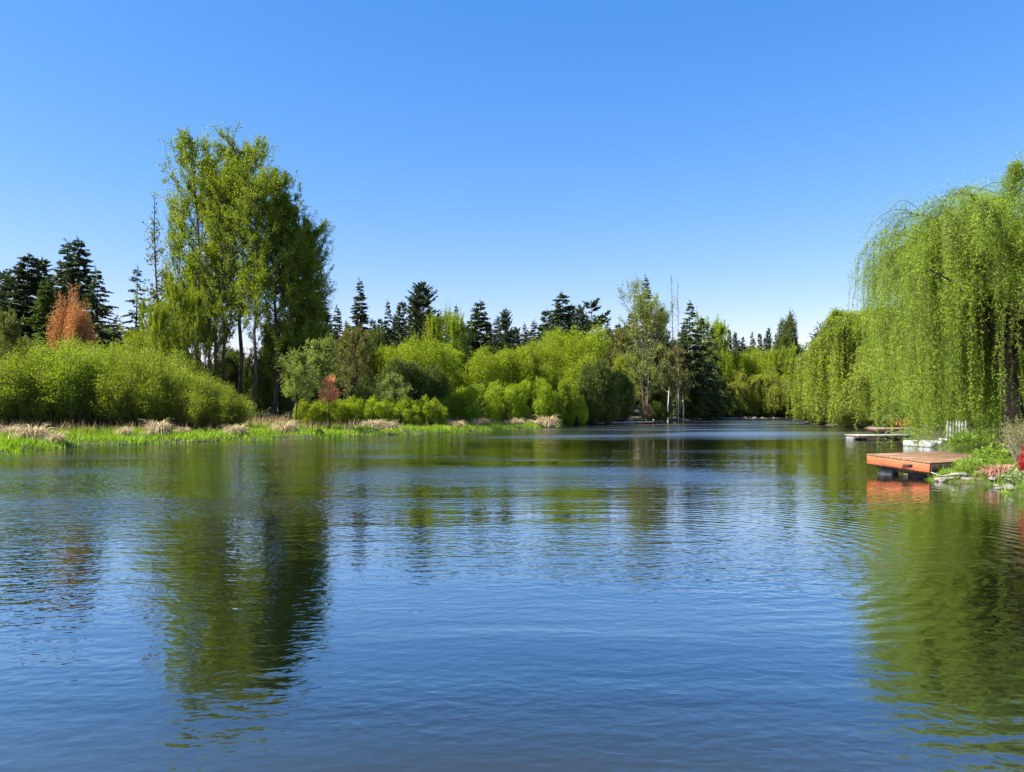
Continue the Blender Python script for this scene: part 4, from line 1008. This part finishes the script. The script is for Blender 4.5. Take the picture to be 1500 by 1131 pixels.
plant(CV, 'ground_cover_plant', 'silver leaved ground cover hanging over the bank by the red bush', 'plant', 15.15, 21.9, 0, 1.0, group='ground cover')
plant(CV, 'ground_cover_plant', 'silver leaved ground cover at the frame edge over the water', 'plant', 14.75, 21.1, 2, .9, group='ground cover')
plant(HB, 'herb_plant', 'low herbs at the foot of the white picket fence', 'plant', 24.9, 40.6, 3, 1.6, group='bank plants')
plant(HB, 'herb_plant', 'herbs spilling down the bank below the white picket fence', 'plant', 25.6, 41.0, 5, 1.6, group='bank plants')
plant(CV, 'ground_cover_plant', 'silver leaved ground cover behind the pink twigs', 'plant', 15.9, 22.6, 3, 1.1, group='ground cover')
plant(RD_, 'red_bush', 'bright red bush at the frame edge of the bank', 'bush', 15.5, 21.75, 0, .88, 1.25)
tw = tussock(64, .6, .5, 420, 'pinktwig', .022)
for x, y, s, lab in [(15.55, 23.6, 1.0, 'pink brown twig heap between the herbs and ground cover'), (15.9, 23.9, .8, 'smaller pink brown twig heap up the bank')]:
    o = link('twig_heap', tw); o.location = (x, y, gz(x, y) - .03); o.scale = (s, s, s * .9); tag(o, lab, 'twig heap', 'twig heaps on the bank')
TG = shrub(74, .8, 1.5, 160, 16, .07, .4, 'olive', .8, .4, 'bark_pale', .3, .12)
for x, y, s, lab in [(17.1, 24.6, 1.0, 'twiggy grey shrub below the willow trunk'), (18.0, 26.0, 1.1, 'twiggy shrub behind the herbs under the willow'), (16.6, 23.3, .75, 'small twiggy shrub behind the red bush')]:
    plant(TG, 'twiggy_shrub', lab, 'shrub', x, y, x, s, group='twiggy shrubs on the bank')
x = rng.uniform(13.5, 30, 60000); y = rng.uniform(17, 48, 60000); dd = shore_dist(x, y); k = (dd > -.1) & (dd < 9) & (rng.uniform(0, 1, 60000) < .6); x, y = x[k], y[k]
n = len(x); g = Geo(); u = unit(rng.normal(0, .5, (n, 3)) * [1, 1, .2] + up); leaves(g, np.stack([x, y, ground(x, y) - .02], 1), u, unit(np.cross(u, rvec(rng, n))), rng.uniform(.12, .38, n), .02)
x = rng.uniform(13.5, 19, 30000); y = rng.uniform(20, 27, 30000); dd = shore_dist(x, y); k = (dd > -.15) & (dd < 2.5); x, y = x[k], y[k]; n = len(x)
u = unit(rng.normal(0, .6, (n, 3)) * [1, 1, .2] + up); leaves(g, np.stack([x, y, ground(x, y) - .02], 1), u, unit(np.cross(u, rvec(rng, n))), rng.uniform(.06, .2, n), .015)
o = link('bank_grass', g.mesh('bank_grass', M['herb'])); o['kind'] = 'stuff'

# white modular float behind the dock
fl = thing('floating_dock', 'white plastic floating dock with dark holes behind the orange dock', 'dock', (26.0, 46.0, 0), math.radians(100))
g = Geo()
for i in range(4):
    for j in range(3): box(g, (i * .62 + .3, -j * .62 - .3, .17), (.59, .59, .36), None, .05)
link('float_block', g.mesh('float_block', M['white']), fl)
g = Geo(); box(g, (1.2, -1.95, .36), (.5, 4.2, .05), None, .01); link('walkway', g.mesh('walkway', M['greywood']), fl)
for s_ in range(5):
    g = Geo(); t = np.array([0, .0, .03, .03]); tubes(g, np.stack([0 * t, 0 * t, t], 1) + [[.25 + s_ * .48, .01, .2]] , [.001, .11, .11, .001], 12)
    V = g.v[0]; V2 = V.copy(); V2[:, 1] = (V[:, 2] - .2) ; V2[:, 2] = .2 + (V[:, 1] - .01); g.v[0] = V2
    link('hole', g.mesh('hole', M['black'], True), fl)
# white gangway raised behind it
gw = thing('gangway', 'white gangway plank with a dark shadow block under the picket fence', 'gangway', (26.2, 44.0, .0), math.radians(4))
g = Geo(); box(g, (1.1, .5, .56), (2.6, 1.0, .10), None, .02); link('plank', g.mesh('plank', M['white']), gw)
g = Geo(); box(g, (1.1, .5, .26), (2.3, .8, .5), None, .02); link('plank_shadow', g.mesh('plank_shadow', M['canvas']), gw)  # dark blue block modelled as the shadow beneath the plank
# picket fence
pf = thing('picket_fence', 'white picket fence section behind the willow strands', 'fence', (px2x(1388, 42), 42.0, gz(px2x(1400, 42), 42)), 0)
zt = py2z(617, 42) - pf.location.z
for i in range(7):
    g = Geo(); hh = zt - (.05 if i % 2 else 0)
    box(g, (i * .17, 0, hh / 2 + .1), (.10, .025, hh - .25), None, .006)
    g.add([[i * .17 - .05, -.0125, hh - .03], [i * .17 + .05, -.0125, hh - .03], [i * .17, -.0125, hh + .06], [i * .17 - .05, .0125, hh - .03], [i * .17 + .05, .0125, hh - .03], [i * .17, .0125, hh + .06]], [[0, 1, 4, 3], [1, 2, 5, 4], [2, 0, 3, 5]])
    g.f.append(np.array([[8 + 16, 0, 0]]) * 0 + g.n - 6 + np.array([[0, 2, 1]])); g.f.append(g.n - 6 + np.array([[3, 4, 5]]))
    link('picket', g.mesh('picket', M['whitefence']), pf)
for zz in (zt * .3, zt * .8):
    g = Geo(); box(g, (.51, .03, zz), (1.2, .03, .08), None, .005); link('rail', g.mesh('rail', M['whitefence']), pf)

def wood_dock(name, lab, x, y, rot, L_, W_, z, mat, skirt, n=10, seed=1, fl=True):
    t = thing(name, lab, 'dock', (x, y, 0), rot)
    link('deck', boards(n, L_, W_, .05, .015, .02, seed).mesh('deck', M[mat]), t).location = (0, 0, z)
    g = Geo(); box(g, (L_ / 2, .03, z - .1), (L_ - .04, .05, .19), None, .006); box(g, (L_ / 2, W_ - .03, z - .1), (L_ - .04, .05, .19), None, .006)
    box(g, (.03, W_ / 2, z - .1), (.05, W_ - .12, .19), None, .006); link('skirt', g.mesh('skirt', M[skirt]), t)
    if fl:
        for q in (.15, .8):
            b = link('float', barrel(W_ * .8, .2, M['black']), t); b.location = (L_ * q, W_ / 2, z - .32)
    return t
x0, y0 = px2x(1258, 57), 57
wood_dock('dock', 'low weathered grey dock sagging at the water past the white float', x0, y0, math.radians(8), 4.6, 1.9, .32, 'greywood', 'bark_dark', 8, 4)
b = barrel(.9, .17, M['floatgrey']); o = link('float_drum', b); o.location = (x0 - .2, y0 + .9, .06); o.rotation_euler = (.05, 0, .2); tag(o, 'pale float drum at the end of the low grey dock', 'float')
wood_dock('dock', 'pale dock with a dull red side behind the low grey dock', px2x(1286, 69), 69, math.radians(4), 4.2, 1.8, .55, 'greywood', 'dullred', 8, 5)

def hull(L_, W_, H_, flip=False):
    g = Geo(); K, N_ = 15, 11; s = np.linspace(-1, 1, K); a = np.linspace(0, np.pi, N_)
    w = W_ / 2 * (1 - np.abs(s) ** 2.6); k = H_ * (1 - .25 * (1 - s ** 2)); dep = H_ * (1 - np.abs(s) ** 4)
    V = np.stack([np.broadcast_to(s[:, None] * L_ / 2, (K, N_)), w[:, None] * np.cos(a)[None], k[:, None] - dep[:, None] * np.sin(a)[None] ** .8], -1)
    i, j = np.meshgrid(np.arange(K - 1), np.arange(N_ - 1), indexing='ij')
    g.add(V, np.stack([i * N_ + j, i * N_ + j + 1, (i + 1) * N_ + j + 1, (i + 1) * N_ + j], -1).reshape(-1, 4))
    Vd = V * np.array([.99, .93, 1]) + np.array([0, 0, .0]); Vd[..., 2] = np.maximum(Vd[..., 2] + .025, 0); g.add(Vd, np.stack([i * N_ + j, (i + 1) * N_ + j, (i + 1) * N_ + j + 1, i * N_ + j + 1], -1).reshape(-1, 4))
    return g
def canoe(lab, x, y, z, rot, L_, W_, H_, mat, tilt=(0, 0)):
    t = thing('canoe', lab, 'canoe', (x, y, z), rot); t.rotation_euler = (tilt[0], tilt[1], rot)
    link('hull', hull(L_, W_, H_).mesh('hull', M[mat], True), t)
    g = Geo(); s = np.linspace(-1, 1, 15); zz = H_ * (1 - .25 * (1 - s ** 2))
    for sg in (-1, 1): tubes(g, np.stack([s * L_ / 2, sg * W_ / 2 * (1 - np.abs(s) ** 2.6), zz], 1), [.02] * 15, 6)
    link('gunwale', g.mesh('gunwale', M['bark'], True), t)
    for q in (-.2, .25):
        g = Geo(); box(g, (q * L_, 0, H_ * .72), (.18, W_ * .86, .025), None, .005); link('seat', g.mesh('seat', M['bark_pale']), t)
    return t
xk = px2x(1320, 72); canoe('orange canoe propped on the bank behind the pale dock', xk, 72, gz(xk, 72) + .45, math.radians(25), 2.4, .75, .4, 'orange', (math.radians(70), math.radians(-18)))
BSH = (shrub(75, .9, 1.3, 150, 50, .12, .5, 'olive', .5, .7), 1.3, .9)
xk = px2x(1304, 73); plant(BSH[0], 'bush', 'small grey green bush on the bank beside the orange canoe', 'bush', xk, 73, 0, 1.2)

# the far landing
wood_dock('dock', 'narrow pale dock lying low at the shaded far bank', px2x(861, 110), 110.5, math.radians(4), 2.6, 1.2, .25, 'greywood', 'bark_dark', 6, 6)
wood_dock('dock', 'long pale dock in front of the stone landing on the far bank', px2x(889, 117), 117, math.radians(2), 4.6, 1.4, .3, 'greywood', 'greywood', 7, 7)
wood_dock('dock', 'dark red floating dock beside the long pale dock', px2x(930, 117), 117.3, math.radians(2), 3.2, 1.3, .32, 'greywood', 'dullred', 6, 8)
wood_dock('dock', 'dark little dock at the foot of the pale post', px2x(953, 121), 121.5, math.radians(4), 2.2, 1.2, .35, 'greywood', 'bark_dark', 6, 9)
canoe('green canoe resting on the long pale dock', px2x(936, 119), 119.2, .45, .1, 2.0, .7, .42, 'greenpaint')
canoe('faded red canoe lying on the far bank', px2x(912, 123), 123, gz(px2x(912, 123), 123) + .45, .2, 2.2, .8, .45, 'redpaint', (math.radians(60), 0))
for k, (px, s, lab) in enumerate([(897, .13, 'white buoy at the bank end of the long pale dock'), (946, .13, 'white buoy on the dark red floating dock'), (957, .12, 'white buoy at the corner of the dark red dock')]):
    t = thing('buoy', lab, 'buoy', (px2x(px, 117.0), 116.9, .12 if k == 0 else .42), 0, group='white buoys at the far landing')
    g = Geo(); a = np.linspace(0, np.pi, 9); tubes(g, np.stack([0 * a, 0 * a, .22 - s * np.cos(a)], 1), np.maximum(s * np.sin(a), .004), 12); link('ball', g.mesh('ball', M['white'], True), t)
    g = Geo(); tubes(g, np.array([[0, 0, .22 + s], [0, 0, .3 + s]]), [.04, .03], 8); link('ring', g.mesh('ring', M['black'], True), t)
stp = thing('stone_steps', 'tan stone steps climbing the far bank behind the docks', 'steps', (px2x(919, 123), 122.9, gz(px2x(930, 124), 124) - .2), math.radians(12))
for k in range(4):
    g = Geo(); box(g, (1.5, .3 + k * .55, .14 + k * .24), (3.0 - .1 * k, .54, .30), None, .03); link('step', g.mesh('step', M['stonewall']), stp)
um = thing('patio_umbrella', 'closed dark patio umbrella above the stone steps', 'umbrella', (px2x(930, 126), 126, gz(px2x(930, 126), 126)), 0)
g = Geo(); tubes(g, np.array([[0, 0, 0], [0, 0, 2.9]]), [.03, .025], 8); link('pole', g.mesh('pole', M['bark_dark'], True), um)
g = Geo(); a = np.arange(8) / 8 * 2 * np.pi; R_ = 1.2
V = np.concatenate([[[0, 0, 2.85]], np.stack([np.cos(a) * R_, np.sin(a) * R_, 0 * a + 2.25], 1), np.stack([np.cos(a) * R_, np.sin(a) * R_, 0 * a + 2.1], 1), [[0, 0, 2.78]]])
g.add(V, [[1 + i, 1 + (i + 1) % 8, 9 + (i + 1) % 8, 9 + i] for i in range(8)]); g.f.append(np.array([[0, 1 + i, 1 + (i + 1) % 8] for i in range(8)])); g.f.append(np.array([[17, 9 + (i + 1) % 8, 9 + i] for i in range(8)]))
link('canopy', g.mesh('canopy', M['canvas']), um); um['label'] = 'dark patio umbrella above the stone steps'
po = thing('mooring_post', 'pale post standing on the far bank by the dark little dock', 'post', (px2x(963, 123.5), 123.5, gz(px2x(963, 123.5), 123.5) - .1), 0)
g = Geo(); tubes(g, np.array([[0, 0, 0], [0, 0, .4], [0, 0, 1.15]]), [.11, .10, .10], 10); link('shaft', g.mesh('shaft', M['bark_birch'], True), po)
g = Geo(); tubes(g, np.array([[0, 0, 1.15], [0, 0, 1.151], [0, 0, 1.25], [0, 0, 1.3]]), [.01, .15, .15, .01], 10); link('cap', g.mesh('cap', M['bark_pale'], True), po)
put(shrub(76, 1.2, 2.2, 140, 60, .16, .3, 'reed', .6, .5), 2.2, 1.2, 'dry_bush', 'tan brown bush behind the far stone steps', 'bush', 946, 126, 590, 10)
xk = px2x(889, 121); put_rock(0, xk, 121, .9, 'grey boulder at the bank end of the far docks', .6)
px_r = [1013, 1017, 1023, 1027, 1039, 1043, 1046, 1059, 1068, 1071, 1078, 1090, 1093, 1105, 1116, 1119, 1133, 1137, 1150]
for k, px in enumerate(px_r):
    d0 = np.linspace(120, 200, 400); xx = (px - 750) / FPX * d0; q = shore_dist(xx, d0); i = np.argmax(q > .25)
    o = put_rock(k, xx[i], d0[i] + RG.uniform(-.2, 1.2), RG.uniform(.18, .75) ** 1.3 + .1, 'pale boulder in the row along the far inlet waterline', .15, 'boulders along the far inlet waterline')

# orange red sapling among the young trees
OS = broadleaf(81, 4.2, [(0, .2), (.45, .5), (.6, .95), (.8, .8), (1, .35)], .06, 26, 8, 2600, .13, .7, .5, mat='coral', bark='bark_dark', aspect=.6)
put(OS, 4.2, .95, 'young_tree', 'small orange red leaved sapling with a thin dark trunk', 'tree', 483, 67, 556, 14)
